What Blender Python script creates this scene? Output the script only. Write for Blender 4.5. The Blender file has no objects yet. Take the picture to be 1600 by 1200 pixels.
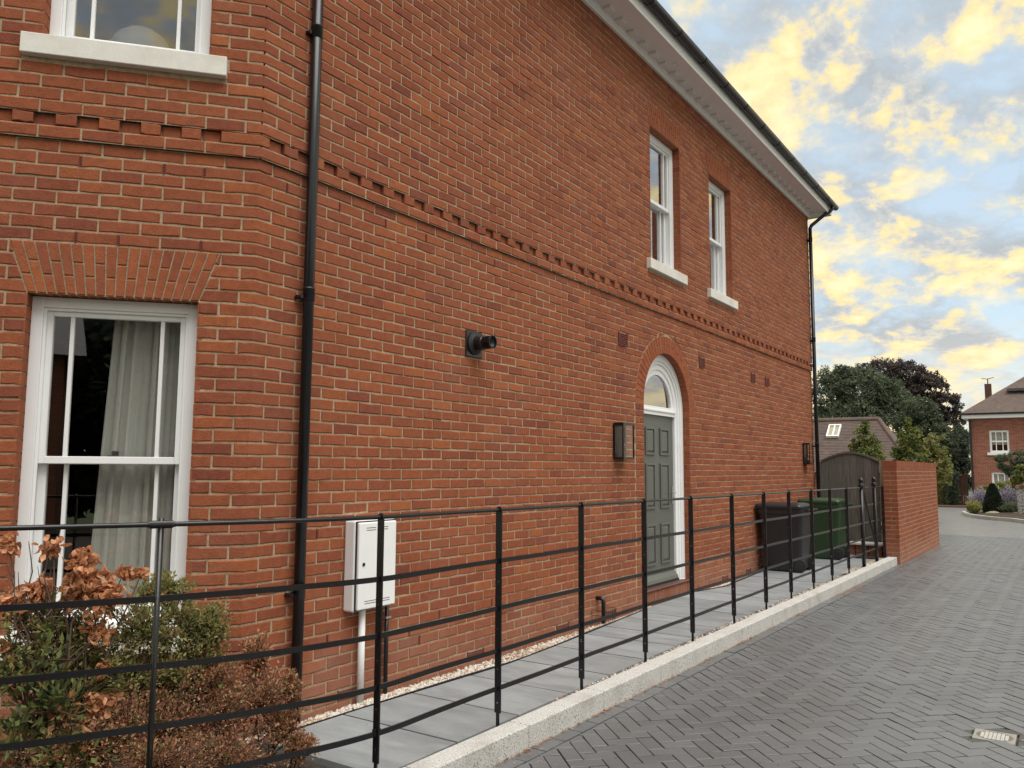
import bpy, math, random
from mathutils import Vector, Matrix
R = random.Random(7)
S = bpy.context.scene
COL = S.collection
rad = math.radians

# ------------------------------------------------------------------ camera
YAW, PITCH, ROLL = rad(34.374), rad(5.917), rad(0.345)
CAM = Vector((3.991, 0.0, 1.433))
fwd = Vector((-math.sin(YAW)*math.cos(PITCH), math.cos(YAW)*math.cos(PITCH), math.sin(PITCH)))
rgt0 = Vector((math.cos(YAW), math.sin(YAW), 0))
up0 = rgt0.cross(fwd)
rgt = math.cos(ROLL)*rgt0 + math.sin(ROLL)*up0
upv = -math.sin(ROLL)*rgt0 + math.cos(ROLL)*up0
cd = bpy.data.cameras.new("camera"); cam = bpy.data.objects.new("camera", cd); COL.objects.link(cam)
m = Matrix((rgt, upv, -fwd)).transposed().to_4x4(); m.translation = CAM
cam.matrix_world = m
cd.sensor_width = 36; cd.lens = 1273.3/1600*36; cd.clip_end = 2000; cd.clip_start = 0.05
S.camera = cam

# ------------------------------------------------------------------ world, sun, exposure
SUN_EL, SUN_AZ = rad(66), rad(112)          # azimuth clockwise from +Y
w = bpy.data.worlds.new("World"); S.world = w; w.use_nodes = True
nt = w.node_tree; nt.nodes.clear()
def wn(t, **k):
    n = nt.nodes.new(t)
    for a, b in k.items(): setattr(n, a, b)
    return n
L = nt.links.new
sky = wn('ShaderNodeTexSky', sky_type='NISHITA', sun_disc=False, sun_elevation=SUN_EL, sun_rotation=SUN_AZ,
         altitude=50, air_density=1.0, dust_density=1.5, ozone_density=1.0)
geo = wn('ShaderNodeTexCoord')
sep = wn('ShaderNodeSeparateXYZ'); L(geo.outputs['Generated'], sep.inputs[0])
zz = wn('ShaderNodeMath', operation='MAXIMUM'); L(sep.outputs[2], zz.inputs[0]); zz.inputs[1].default_value = 0.0
za = wn('ShaderNodeMath', operation='ADD'); L(zz.outputs[0], za.inputs[0]); za.inputs[1].default_value = 0.26
dx = wn('ShaderNodeMath', operation='DIVIDE'); L(sep.outputs[0], dx.inputs[0]); L(za.outputs[0], dx.inputs[1])
dy = wn('ShaderNodeMath', operation='DIVIDE'); L(sep.outputs[1], dy.inputs[0]); L(za.outputs[0], dy.inputs[1])
cv = wn('ShaderNodeCombineXYZ'); L(dx.outputs[0], cv.inputs[0]); L(dy.outputs[0], cv.inputs[1])
mp = wn('ShaderNodeMapping'); L(cv.outputs[0], mp.inputs[0]); mp.inputs['Location'].default_value = (3.1, 1.7, 0.4)
mp.inputs['Scale'].default_value = (1.35, 1.0, 1.0)
n1 = wn('ShaderNodeTexNoise'); n1.inputs['Scale'].default_value = 4.2; n1.inputs['Detail'].default_value = 9; n1.inputs['Roughness'].default_value = 0.6; n1.inputs['Distortion'].default_value = 0.15
L(mp.outputs[0], n1.inputs['Vector'])
n2 = wn('ShaderNodeTexNoise'); n2.inputs['Scale'].default_value = 2.2; n2.inputs['Detail'].default_value = 5; n2.inputs['Roughness'].default_value = 0.55
mp2 = wn('ShaderNodeMapping'); L(cv.outputs[0], mp2.inputs[0]); mp2.inputs['Location'].default_value = (7.3, 4.1, 1.2); L(mp2.outputs[0], n2.inputs['Vector'])
mask = wn('ShaderNodeValToRGB'); L(n1.outputs[0], mask.inputs[0])
mask.color_ramp.elements[0].position = 0.37; mask.color_ramp.elements[0].color = (0, 0, 0, 1)
mask.color_ramp.elements[1].position = 0.54; mask.color_ramp.elements[1].color = (1, 1, 1, 1)
# cloud colour: sunlit warm rims, grey where thick
sh = wn('ShaderNodeVectorMath', operation='ADD'); L(mp.outputs[0], sh.inputs[0]); sh.inputs[1].default_value = (0.035, 0.075, 0.0)
n1b = wn('ShaderNodeTexNoise'); n1b.inputs['Scale'].default_value = n1.inputs['Scale'].default_value; n1b.inputs['Detail'].default_value = 6; n1b.inputs['Roughness'].default_value = 0.60; n1b.inputs['Distortion'].default_value = 0.15
L(sh.outputs[0], n1b.inputs['Vector'])
sb_ = wn('ShaderNodeMath', operation='SUBTRACT'); L(n1.outputs[0], sb_.inputs[0]); L(n1b.outputs[0], sb_.inputs[1])
lit = wn('ShaderNodeMath', operation='MULTIPLY_ADD'); L(sb_.outputs[0], lit.inputs[0]); lit.inputs[1].default_value = 2.5; L(n2.outputs[0], lit.inputs[2])
ccol = wn('ShaderNodeValToRGB'); L(lit.outputs[0], ccol.inputs[0])
e = ccol.color_ramp.elements
e[0].position = 0.26; e[0].color = (0.45, 0.49, 0.52, 1)
e[1].position = 0.86; e[1].color = (1.0, 0.88, 0.56, 1)
x = e.new(0.42); x.color = (0.60, 0.60, 0.575, 1)
x = e.new(0.50); x.color = (0.74, 0.69, 0.55, 1)
x = e.new(0.58); x.color = (0.90, 0.75, 0.42, 1)
x = e.new(0.70); x.color = (1.0, 0.83, 0.46, 1)
cs = wn('ShaderNodeVectorMath', operation='SCALE'); L(ccol.outputs[0], cs.inputs[0]); cs.inputs['Scale'].default_value = 4.4
# milky haze veil so that the gaps are a pale blue
veil = wn('ShaderNodeMixRGB'); veil.inputs[0].default_value = 0.72; L(sky.outputs[0], veil.inputs[1]); veil.inputs[2].default_value = (2.55, 3.05, 3.25, 1)
mx = wn('ShaderNodeMixRGB'); L(mask.outputs[0], mx.inputs[0]); L(veil.outputs[0], mx.inputs[1]); L(cs.outputs[0], mx.inputs[2])
hz_ = wn('ShaderNodeMapRange'); L(zz.outputs[0], hz_.inputs[0]); hz_.inputs[1].default_value = 0.0; hz_.inputs[2].default_value = 0.17; hz_.inputs[3].default_value = 0.55; hz_.inputs[4].default_value = 0.0
hm = wn('ShaderNodeMixRGB'); L(hz_.outputs[0], hm.inputs[0]); L(mx.outputs[0], hm.inputs[1]); hm.inputs[2].default_value = (4.3, 3.55, 2.5, 1)      # warm low band all round the horizon
bg = wn('ShaderNodeBackground'); L(hm.outputs[0], bg.inputs[0]); bg.inputs[1].default_value = 0.115
ow = wn('ShaderNodeOutputWorld'); L(bg.outputs[0], ow.inputs[0])

sl = bpy.data.lights.new("sun", 'SUN'); so = bpy.data.objects.new("sun", sl); COL.objects.link(so)
sl.energy = 1.5; sl.angle = rad(50); sl.color = (1.0, 0.98, 0.955)
sd = Vector((math.sin(SUN_AZ)*math.cos(SUN_EL), math.cos(SUN_AZ)*math.cos(SUN_EL), math.sin(SUN_EL)))
so.rotation_euler = sd.to_track_quat('Z', 'Y').to_euler(); so.location = sd*40
vs = S.view_settings; vs.view_transform = 'Standard'; vs.look = 'None'; vs.exposure = 1.18; vs.gamma = 1; vs.use_curve_mapping = False

# ------------------------------------------------------------------ materials
MATS = {}
def mat(name, col, rough=0.8, metal=0.0, spec=0.5, noise=0.0, nscale=20, bump=0.0, bscale=60, col2=None, obj_rand=0.0,
        lowstain=None, attr=None, ramp=None, sss=0.0, alpha=None, stretch=None, speck=None, coat=0.0, stain=None):
    if name in MATS: return MATS[name]
    M = bpy.data.materials.new(name); M.use_nodes = True
    t = M.node_tree; N = t.nodes; K = t.links.new
    b = N['Principled BSDF']
    b.inputs['Roughness'].default_value = rough; b.inputs['Metallic'].default_value = metal
    b.inputs['Specular IOR Level'].default_value = spec
    if coat: b.inputs['Coat Weight'].default_value = coat; b.inputs['Coat Roughness'].default_value = 0.15
    tc = N.new('ShaderNodeTexCoord'); vec = N.new('ShaderNodeNewGeometry').outputs['Position']
    if stretch:
        mpn = N.new('ShaderNodeMapping'); K(vec, mpn.inputs[0]); mpn.inputs['Scale'].default_value = stretch; vec = mpn.outputs[0]
    if attr and ramp:
        a = N.new('ShaderNodeAttribute'); a.attribute_name = attr
        r = N.new('ShaderNodeValToRGB'); K(a.outputs['Fac'], r.inputs[0]); r.color_ramp.interpolation = 'LINEAR'
        while len(r.color_ramp.elements) < len(ramp): r.color_ramp.elements.new(0.5)
        for el, (p, c) in zip(r.color_ramp.elements, ramp): el.position = p; el.color = (*c, 1)
        csock = r.outputs[0]
    else:
        rg = N.new('ShaderNodeRGB'); rg.outputs[0].default_value = (*col, 1); csock = rg.outputs[0]
    if col2 is not None:
        nz = N.new('ShaderNodeTexNoise'); nz.inputs['Scale'].default_value = nscale; nz.inputs['Detail'].default_value = 6; nz.inputs['Roughness'].default_value = 0.6; K(vec, nz.inputs['Vector'])
        rr = N.new('ShaderNodeValToRGB'); K(nz.outputs[0], rr.inputs[0]); rr.color_ramp.elements[0].position = 0.38; rr.color_ramp.elements[1].position = 0.64
        mm = N.new('ShaderNodeMixRGB'); K(rr.outputs[0], mm.inputs[0]); K(csock, mm.inputs[1]); mm.inputs[2].default_value = (*col2, 1); csock = mm.outputs[0]
    if noise:
        nz = N.new('ShaderNodeTexNoise'); nz.inputs['Scale'].default_value = nscale*1.7; nz.inputs['Detail'].default_value = 7; nz.inputs['Roughness'].default_value = 0.65; K(vec, nz.inputs['Vector'])
        ml = N.new('ShaderNodeMapRange'); K(nz.outputs[0], ml.inputs[0]); ml.inputs[1].default_value = 0.3; ml.inputs[2].default_value = 0.7; ml.inputs[3].default_value = 1-noise; ml.inputs[4].default_value = 1+noise
        mu = N.new('ShaderNodeVectorMath'); mu.operation = 'SCALE'; K(csock, mu.inputs[0]); K(ml.outputs[0], mu.inputs['Scale']); csock = mu.outputs[0]
    if speck:
        sc_, amt, cc = speck
        vz = N.new('ShaderNodeTexNoise'); vz.inputs['Scale'].default_value = sc_; vz.inputs['Detail'].default_value = 2; K(vec, vz.inputs['Vector'])
        rr = N.new('ShaderNodeValToRGB'); K(vz.outputs[0], rr.inputs[0]); rr.color_ramp.elements[0].position = amt; rr.color_ramp.elements[1].position = amt+0.05
        mm = N.new('ShaderNodeMixRGB'); K(rr.outputs[0], mm.inputs[0]); K(csock, mm.inputs[1]); mm.inputs[2].default_value = (*cc, 1); csock = mm.outputs[0]
    if stain:
        sc_, lo, hi, cc, amt = stain
        vz = N.new('ShaderNodeTexNoise'); vz.inputs['Scale'].default_value = sc_; vz.inputs['Detail'].default_value = 5; vz.inputs['Roughness'].default_value = 0.6; K(vec, vz.inputs['Vector'])
        ml = N.new('ShaderNodeMapRange'); K(vz.outputs[0], ml.inputs[0]); ml.inputs[1].default_value = lo; ml.inputs[2].default_value = hi; ml.inputs[3].default_value = 0; ml.inputs[4].default_value = amt
        mm = N.new('ShaderNodeMixRGB'); K(ml.outputs[0], mm.inputs[0]); K(csock, mm.inputs[1]); mm.inputs[2].default_value = (*cc, 1); csock = mm.outputs[0]
    if lowstain:      # pale salts left by splashing near the ground, broken up by noise
        z1_, cc, amt = lowstain
        sp_ = N.new('ShaderNodeSeparateXYZ'); K(vec, sp_.inputs[0])
        vz = N.new('ShaderNodeTexNoise'); vz.inputs['Scale'].default_value = 2.6; vz.inputs['Detail'].default_value = 6; vz.inputs['Roughness'].default_value = 0.65; K(vec, vz.inputs['Vector'])
        ma = N.new('ShaderNodeMath'); ma.operation = 'MULTIPLY_ADD'; K(vz.outputs[0], ma.inputs[0]); ma.inputs[1].default_value = -0.9; K(sp_.outputs[2], ma.inputs[2])
        ml = N.new('ShaderNodeMapRange'); K(ma.outputs[0], ml.inputs[0]); ml.inputs[1].default_value = z1_-0.45; ml.inputs[2].default_value = -0.62; ml.inputs[3].default_value = 0; ml.inputs[4].default_value = amt
        mm = N.new('ShaderNodeMixRGB'); K(ml.outputs[0], mm.inputs[0]); K(csock, mm.inputs[1]); mm.inputs[2].default_value = (*cc, 1); csock = mm.outputs[0]
    if obj_rand:
        oi = N.new('ShaderNodeObjectInfo')
        ml = N.new('ShaderNodeMapRange'); K(oi.outputs['Random'], ml.inputs[0]); ml.inputs[3].default_value = 1-obj_rand; ml.inputs[4].default_value = 1+obj_rand
        mu = N.new('ShaderNodeVectorMath'); mu.operation = 'SCALE'; K(csock, mu.inputs[0]); K(ml.outputs[0], mu.inputs['Scale']); csock = mu.outputs[0]
    K(csock, b.inputs['Base Color'])
    if bump:
        nz = N.new('ShaderNodeTexNoise'); nz.inputs['Scale'].default_value = bscale; nz.inputs['Detail'].default_value = 5; K(vec, nz.inputs['Vector'])
        bp = N.new('ShaderNodeBump'); bp.inputs['Strength'].default_value = bump; bp.inputs['Distance'].default_value = 0.006; K(nz.outputs[0], bp.inputs['Height']); K(bp.outputs[0], b.inputs['Normal'])
    if sss:   # thin leaves let some light through
        tr = N.new('ShaderNodeBsdfTranslucent'); K(csock, tr.inputs[0])
        ms = N.new('ShaderNodeMixShader'); ms.inputs[0].default_value = sss
        K(b.outputs[0], ms.inputs[1]); K(tr.outputs[0], ms.inputs[2]); K(ms.outputs[0], N['Material Output'].inputs[0])
    MATS[name] = M
    return M

BR = [(0.0, (0.200, 0.057, 0.034)), (0.25, (0.236, 0.068, 0.0355)), (0.5, (0.266, 0.079, 0.037)), (0.8, (0.292, 0.088, 0.039)), (1.0, (0.326, 0.102, 0.041))]
brick_m = mat('brick_clay', (0.3, 0.1, 0.06), 0.88, lowstain=(.35, (0.34, 0.19, 0.14), .55), attr='tint', ramp=BR, noise=0.16, nscale=14, bump=0.55, bscale=90, spec=0.25,
              speck=(75, 0.70, (0.12, 0.04, 0.035)), stain=(1.3, 0.5, 0.72, (0.30, 0.13, 0.085), 0.28))
mortar_m = mat('lime_mortar', (0.43, 0.32, 0.215), 0.95, noise=0.2, nscale=25, bump=0.6, bscale=140, spec=0.2, col2=(0.35, 0.26, 0.175))
white_m = mat('white_paint', (0.84, 0.85, 0.86), 0.38, noise=0.02, nscale=4, spec=0.5)
soffit_m = mat('soffit_paint', (0.80, 0.79, 0.775), 0.6, noise=0.03, nscale=3)
stone_m = mat('cast_stone', (0.72, 0.70, 0.65), 0.8, noise=0.06, nscale=9, bump=0.2, bscale=120, stain=(3, 0.5, 0.7, (0.45, 0.36, 0.24), 0.35))
black_m = mat('black_plastic', (0.008, 0.009, 0.012), 0.3, spec=0.5, noise=0.1, nscale=9)
iron_m = mat('black_iron_paint', (0.007, 0.0072, 0.009), 0.3, spec=0.5, noise=0.2, nscale=30, bump=0.12, bscale=70, speck=(160, 0.735, (0.25, 0.25, 0.25)))
slab_m = mat('grey_sandstone_slab', (0.245, 0.265, 0.275), 0.55, noise=0.13, nscale=2.6, bump=0.15, bscale=30, obj_rand=0.14, col2=(0.30, 0.32, 0.33), stretch=(0.8, 2.0, 1), stain=(1.6, 0.50, 0.7, (0.15, 0.16, 0.17), 0.55), speck=(38, 0.73, (0.13, 0.12, 0.11)))
kerb_m = mat('granite_aggregate', (0.54, 0.53, 0.51), 0.85, noise=0.15, nscale=60, bump=0.5, bscale=160, speck=(130, 0.57, (0.17, 0.155, 0.145)), stain=(4, 0.48, 0.75, (0.24, 0.20, 0.165), 0.45))
paver_m = mat('charcoal_paver', (0.1, 0.1, 0.1), 0.40, attr='tint', ramp=[(0, (0.104, 0.108, 0.115)), (0.5, (0.120, 0.124, 0.131)), (1, (0.138, 0.142, 0.149))], noise=0.13, nscale=45, bump=0.14, bscale=220, speck=(210, 0.72, (0.22, 0.22, 0.22)), stain=(0.7, 0.48, 0.72, (0.085, 0.084, 0.083), 0.5), spec=0.7)
joint_m = mat('joint_sand', (0.048, 0.043, 0.039), 0.95, noise=0.4, nscale=40, bump=0.4, bscale=200, stain=(9, 0.58, 0.66, (0.16, 0.075, 0.03), 0.8))
road_m = mat('far_paving', (0.165, 0.166, 0.167), 0.36, noise=0.12, nscale=6, col2=(0.21, 0.207, 0.20), bump=0.15, bscale=30, stretch=(1, .5, 1))
soil_m = mat('dark_soil', (0.045, 0.032, 0.022), 0.95, noise=0.45, nscale=30, bump=0.8, bscale=40, speck=(60, 0.62, (0.12, 0.07, 0.035)))
grass_m = mat('grass', (0.06, 0.09, 0.03), 0.95, noise=0.3, nscale=5)
door_m = mat('grey_green_door_paint', (0.112, 0.118, 0.106), 0.42, noise=0.03, nscale=6)
wood_m = mat('weathered_oak', (0.115, 0.105, 0.092), 0.85, noise=0.35, nscale=7, stretch=(6, 6, 0.35), bump=0.35, bscale=40, obj_rand=0.18)
wood2_m = mat('pale_timber_post', (0.22, 0.165, 0.11), 0.85, noise=0.3, nscale=7, stretch=(6, 6, 0.35))
chrome_m = mat('chrome', (0.7, 0.7, 0.7), 0.2, metal=1.0)
meter_m = mat('white_meter_plastic', (0.84, 0.845, 0.85), 0.45, noise=0.02, nscale=5)
gap_m = mat('black_and_gap_shade', (0.02, 0.02, 0.02), 0.9)  # near-black for small parts and for shade in gaps, put into colour
terra_m = mat('terracotta_vent', (0.16, 0.035, 0.03), 0.7, noise=0.15, nscale=30)
gravel_m = mat('pale_gravel', (0.5, 0.45, 0.4), 0.85, attr='tint', ramp=[(0, (0.30, 0.15, 0.08)), (0.2, (0.42, 0.31, 0.21)), (0.55, (0.60, 0.54, 0.46)), (1, (0.74, 0.71, 0.66))], noise=0.1, nscale=60)
bin_black_m = mat('charcoal_bin_plastic', (0.018, 0.018, 0.022), 0.42, noise=0.15, nscale=8, bump=0.1, bscale=200)
bin_green_m = mat('green_bin_plastic', (0.022, 0.055, 0.022), 0.45, noise=0.15, nscale=8, bump=0.1, bscale=200)
rubber_m = mat('wheel_rubber', (0.014, 0.014, 0.015), 0.7)
curtain_m = mat('curtain_linen', (0.80, 0.78, 0.73), 0.9, noise=0.05, nscale=40, sss=0.25)
room_m = mat('dim_interior_grey', (0.42, 0.40, 0.37), 0.9)  # grey standing in for a dim interior
roomdark_m = mat('dim_room_dark', (0.055, 0.05, 0.045), 0.9)  # dimness of the rooms put into a near-black wall and floor colour
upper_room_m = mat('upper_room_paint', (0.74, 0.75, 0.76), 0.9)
lamp_m = mat('lamp_shade_cloth', (0.7, 0.7, 0.68), 0.8)
tile_m = mat('clay_roof_tile', (0.125, 0.082, 0.068), 0.85, noise=0.25, nscale=3, bump=0.4, bscale=9, col2=(0.095, 0.075, 0.068), stain=(.8, .5, .7, (.14, .13, .10), .35))
slate_m = mat('slate', (0.07, 0.07, 0.075), 0.7, noise=0.25, nscale=6)
bark_m = mat('bark', (0.075, 0.055, 0.04), 0.95, noise=0.3, nscale=14, bump=0.5, bscale=40)
twig_m = mat('twig', (0.085, 0.05, 0.035), 0.9, noise=0.2, nscale=30)
iron_cover_m = mat('galvanised_cover', (0.30, 0.29, 0.26), 0.6, metal=0.15, noise=0.18, nscale=40)
rock_m = mat('sandstone_rock', (0.30, 0.24, 0.16), 0.9, noise=0.25, nscale=5, bump=0.6, bscale=12)
flint_m = mat('flint_wall', (0.34, 0.33, 0.31), 0.85, noise=0.1, nscale=20, speck=(16, 0.52, (0.12, 0.12, 0.125)), bump=0.8, bscale=18)
redgate_m = mat('red_brown_timber', (0.10, 0.045, 0.033), 0.85, noise=0.2, nscale=6, stretch=(6, 6, .4))

def leafmat(name, ramp, tr=0.35, rough=0.6):
    return mat(name, (0.1, 0.1, 0.1), rough, attr='tint', ramp=ramp, sss=tr, spec=0.3)
leaf_orange = mat('withered_leaf', (0.60, 0.27, 0.14), 0.7, obj_rand=0.35, noise=0.15, nscale=60, sss=0.3, spec=0.25, col2=(0.66, 0.36, 0.21))
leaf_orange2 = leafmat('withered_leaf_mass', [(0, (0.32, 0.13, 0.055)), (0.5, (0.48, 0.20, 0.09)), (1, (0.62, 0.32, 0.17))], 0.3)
leaf_green = leafmat('shrub_leaf', [(0, (0.10, 0.115, 0.042)), (0.45, (0.27, 0.28, 0.10)), (0.8, (0.39, 0.39, 0.15)), (0.9, (0.38, 0.28, 0.12)), (1, (0.40, 0.19, 0.09))], 0.45)
leaf_dark = leafmat('broad_dark_leaf', [(0, (0.04, 0.06, 0.022)), (0.6, (0.14, 0.17, 0.055)), (0.85, (0.23, 0.25, 0.08)), (1, (0.42, 0.20, 0.09))])
leaf_brown = leafmat('dry_leaf', [(0, (0.22, 0.088, 0.048)), (0.45, (0.43, 0.195, 0.105)), (0.78, (0.58, 0.32, 0.18)), (0.87, (0.55, 0.36, 0.20)), (0.93, (0.24, 0.27, 0.09)), (1, (0.20, 0.24, 0.08))], 0.35)
tree_green = leafmat('oak_leaf', [(0, (0.075, 0.098, 0.065)), (0.6, (0.125, 0.155, 0.095)), (1, (0.18, 0.21, 0.125))], 0.45)
tree_bright = leafmat('hornbeam_leaf', [(0, (0.075, 0.10, 0.028)), (0.6, (0.16, 0.19, 0.05)), (1, (0.32, 0.29, 0.07))])
tree_copper = leafmat('copper_beech_leaf', [(0, (0.052, 0.043, 0.043)), (0.6, (0.098, 0.078, 0.074)), (1, (0.14, 0.11, 0.10))], 0.4)
tree_dark = leafmat('conifer_leaf', [(0, (0.046, 0.064, 0.046)), (0.6, (0.078, 0.10, 0.065)), (1, (0.12, 0.148, 0.09))], 0.4)
leaf_lav = leafmat('lavender_flower', [(0, (0.09, 0.11, 0.07)), (0.35, (0.15, 0.15, 0.12)), (0.6, (0.26, 0.23, 0.31)), (1, (0.40, 0.36, 0.45))])
leaf_topiary = leafmat('yew_leaf', [(0, (0.012, 0.022, 0.012)), (0.7, (0.032, 0.05, 0.025)), (1, (0.06, 0.085, 0.04))])

def glass_mat(name, ior, tint, ex=1.4):      # ior: here the reflectance seen square on (coated double glazing)
    M = bpy.data.materials.new(name); M.use_nodes = True; t = M.node_tree; N = t.nodes; K = t.links.new
    N.remove(N['Principled BSDF'])
    tr = N.new('ShaderNodeBsdfTransparent'); tr.inputs[0].default_value = (*tint, 1)
    gl = N.new('ShaderNodeBsdfGlossy'); gl.inputs['Roughness'].default_value = 0.004
    lw = N.new('ShaderNodeLayerWeight'); lw.inputs[0].default_value = 0.5
    pw_ = N.new('ShaderNodeMath'); pw_.operation = 'POWER'; K(lw.outputs['Facing'], pw_.inputs[0]); pw_.inputs[1].default_value = ex
    fr = N.new('ShaderNodeMath'); fr.operation = 'MULTIPLY_ADD'; fr.use_clamp = True; K(pw_.outputs[0], fr.inputs[0]); fr.inputs[1].default_value = 1-ior; fr.inputs[2].default_value = ior
    gm = N.new('ShaderNodeNewGeometry')
    nz = N.new('ShaderNodeTexNoise'); nz.inputs['Scale'].default_value = 1.6; K(gm.outputs['Position'], nz.inputs['Vector'])
    bp = N.new('ShaderNodeBump'); bp.inputs['Strength'].default_value = 0.05; bp.inputs['Distance'].default_value = 0.02; K(nz.outputs[0], bp.inputs['Height']); K(bp.outputs[0], gl.inputs['Normal'])
    ms = N.new('ShaderNodeMixShader'); K(fr.outputs[0], ms.inputs[0]); K(tr.outputs[0], ms.inputs[1]); K(gl.outputs[0], ms.inputs[2]); K(ms.outputs[0], N['Material Output'].inputs[0])
    return M
glass_m = glass_mat('window_glass', 0.19, (0.95, 0.97, 0.96))
glass_lamp_m = glass_mat('lantern_glass', 0.05, (0.94, 0.94, 0.93), 4.5)

def brick_tex_mat(name, s):
    M = bpy.data.materials.new(name); M.use_nodes = True; t = M.node_tree; N = t.nodes; K = t.links.new; b = N['Principled BSDF']
    b.inputs['Roughness'].default_value = 0.88
    gm = N.new('ShaderNodeNewGeometry'); sp = N.new('ShaderNodeSeparateXYZ'); K(gm.outputs['Position'], sp.inputs[0])
    ad = N.new('ShaderNodeMath'); ad.operation = 'ADD'; K(sp.outputs[0], ad.inputs[0]); K(sp.outputs[1], ad.inputs[1])
    cm = N.new('ShaderNodeCombineXYZ'); K(ad.outputs[0], cm.inputs[0]); K(sp.outputs[2], cm.inputs[1])
    bt = N.new('ShaderNodeTexBrick'); K(cm.outputs[0], bt.inputs['Vector']); bt.inputs['Scale'].default_value = s
    bt.inputs['Brick Width'].default_value = 0.225; bt.inputs['Row Height'].default_value = 0.075; bt.inputs['Mortar Size'].default_value = 0.006
    bt.inputs['Color1'].default_value = (0.31, 0.095, 0.055, 1); bt.inputs['Color2'].default_value = (0.19, 0.06, 0.042, 1); bt.inputs['Mortar'].default_value = (0.34, 0.25, 0.18, 1)
    K(bt.outputs[0], b.inputs['Base Color'])
    return M
fbrick_m = brick_tex_mat('far_brickwork', 1.0)

# ------------------------------------------------------------------ builders
WL = {}
def link(o, parent=None):
    COL.objects.link(o)
    if parent is not None: o.parent = parent
    return o
def tag(o, label=None, cat=None, group=None, kind=None):
    if label: o['label'] = label
    if cat: o['category'] = cat
    if group: o['group'] = group
    if kind: o['kind'] = kind
    return o
def thing(name, label, cat, loc=(0, 0, 0), group=None):
    o = bpy.data.objects.new(name, None); o.empty_display_size = 0.1; o.location = loc; link(o); WL[o.name] = Vector(loc)
    return tag(o, label, cat, group)

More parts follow.
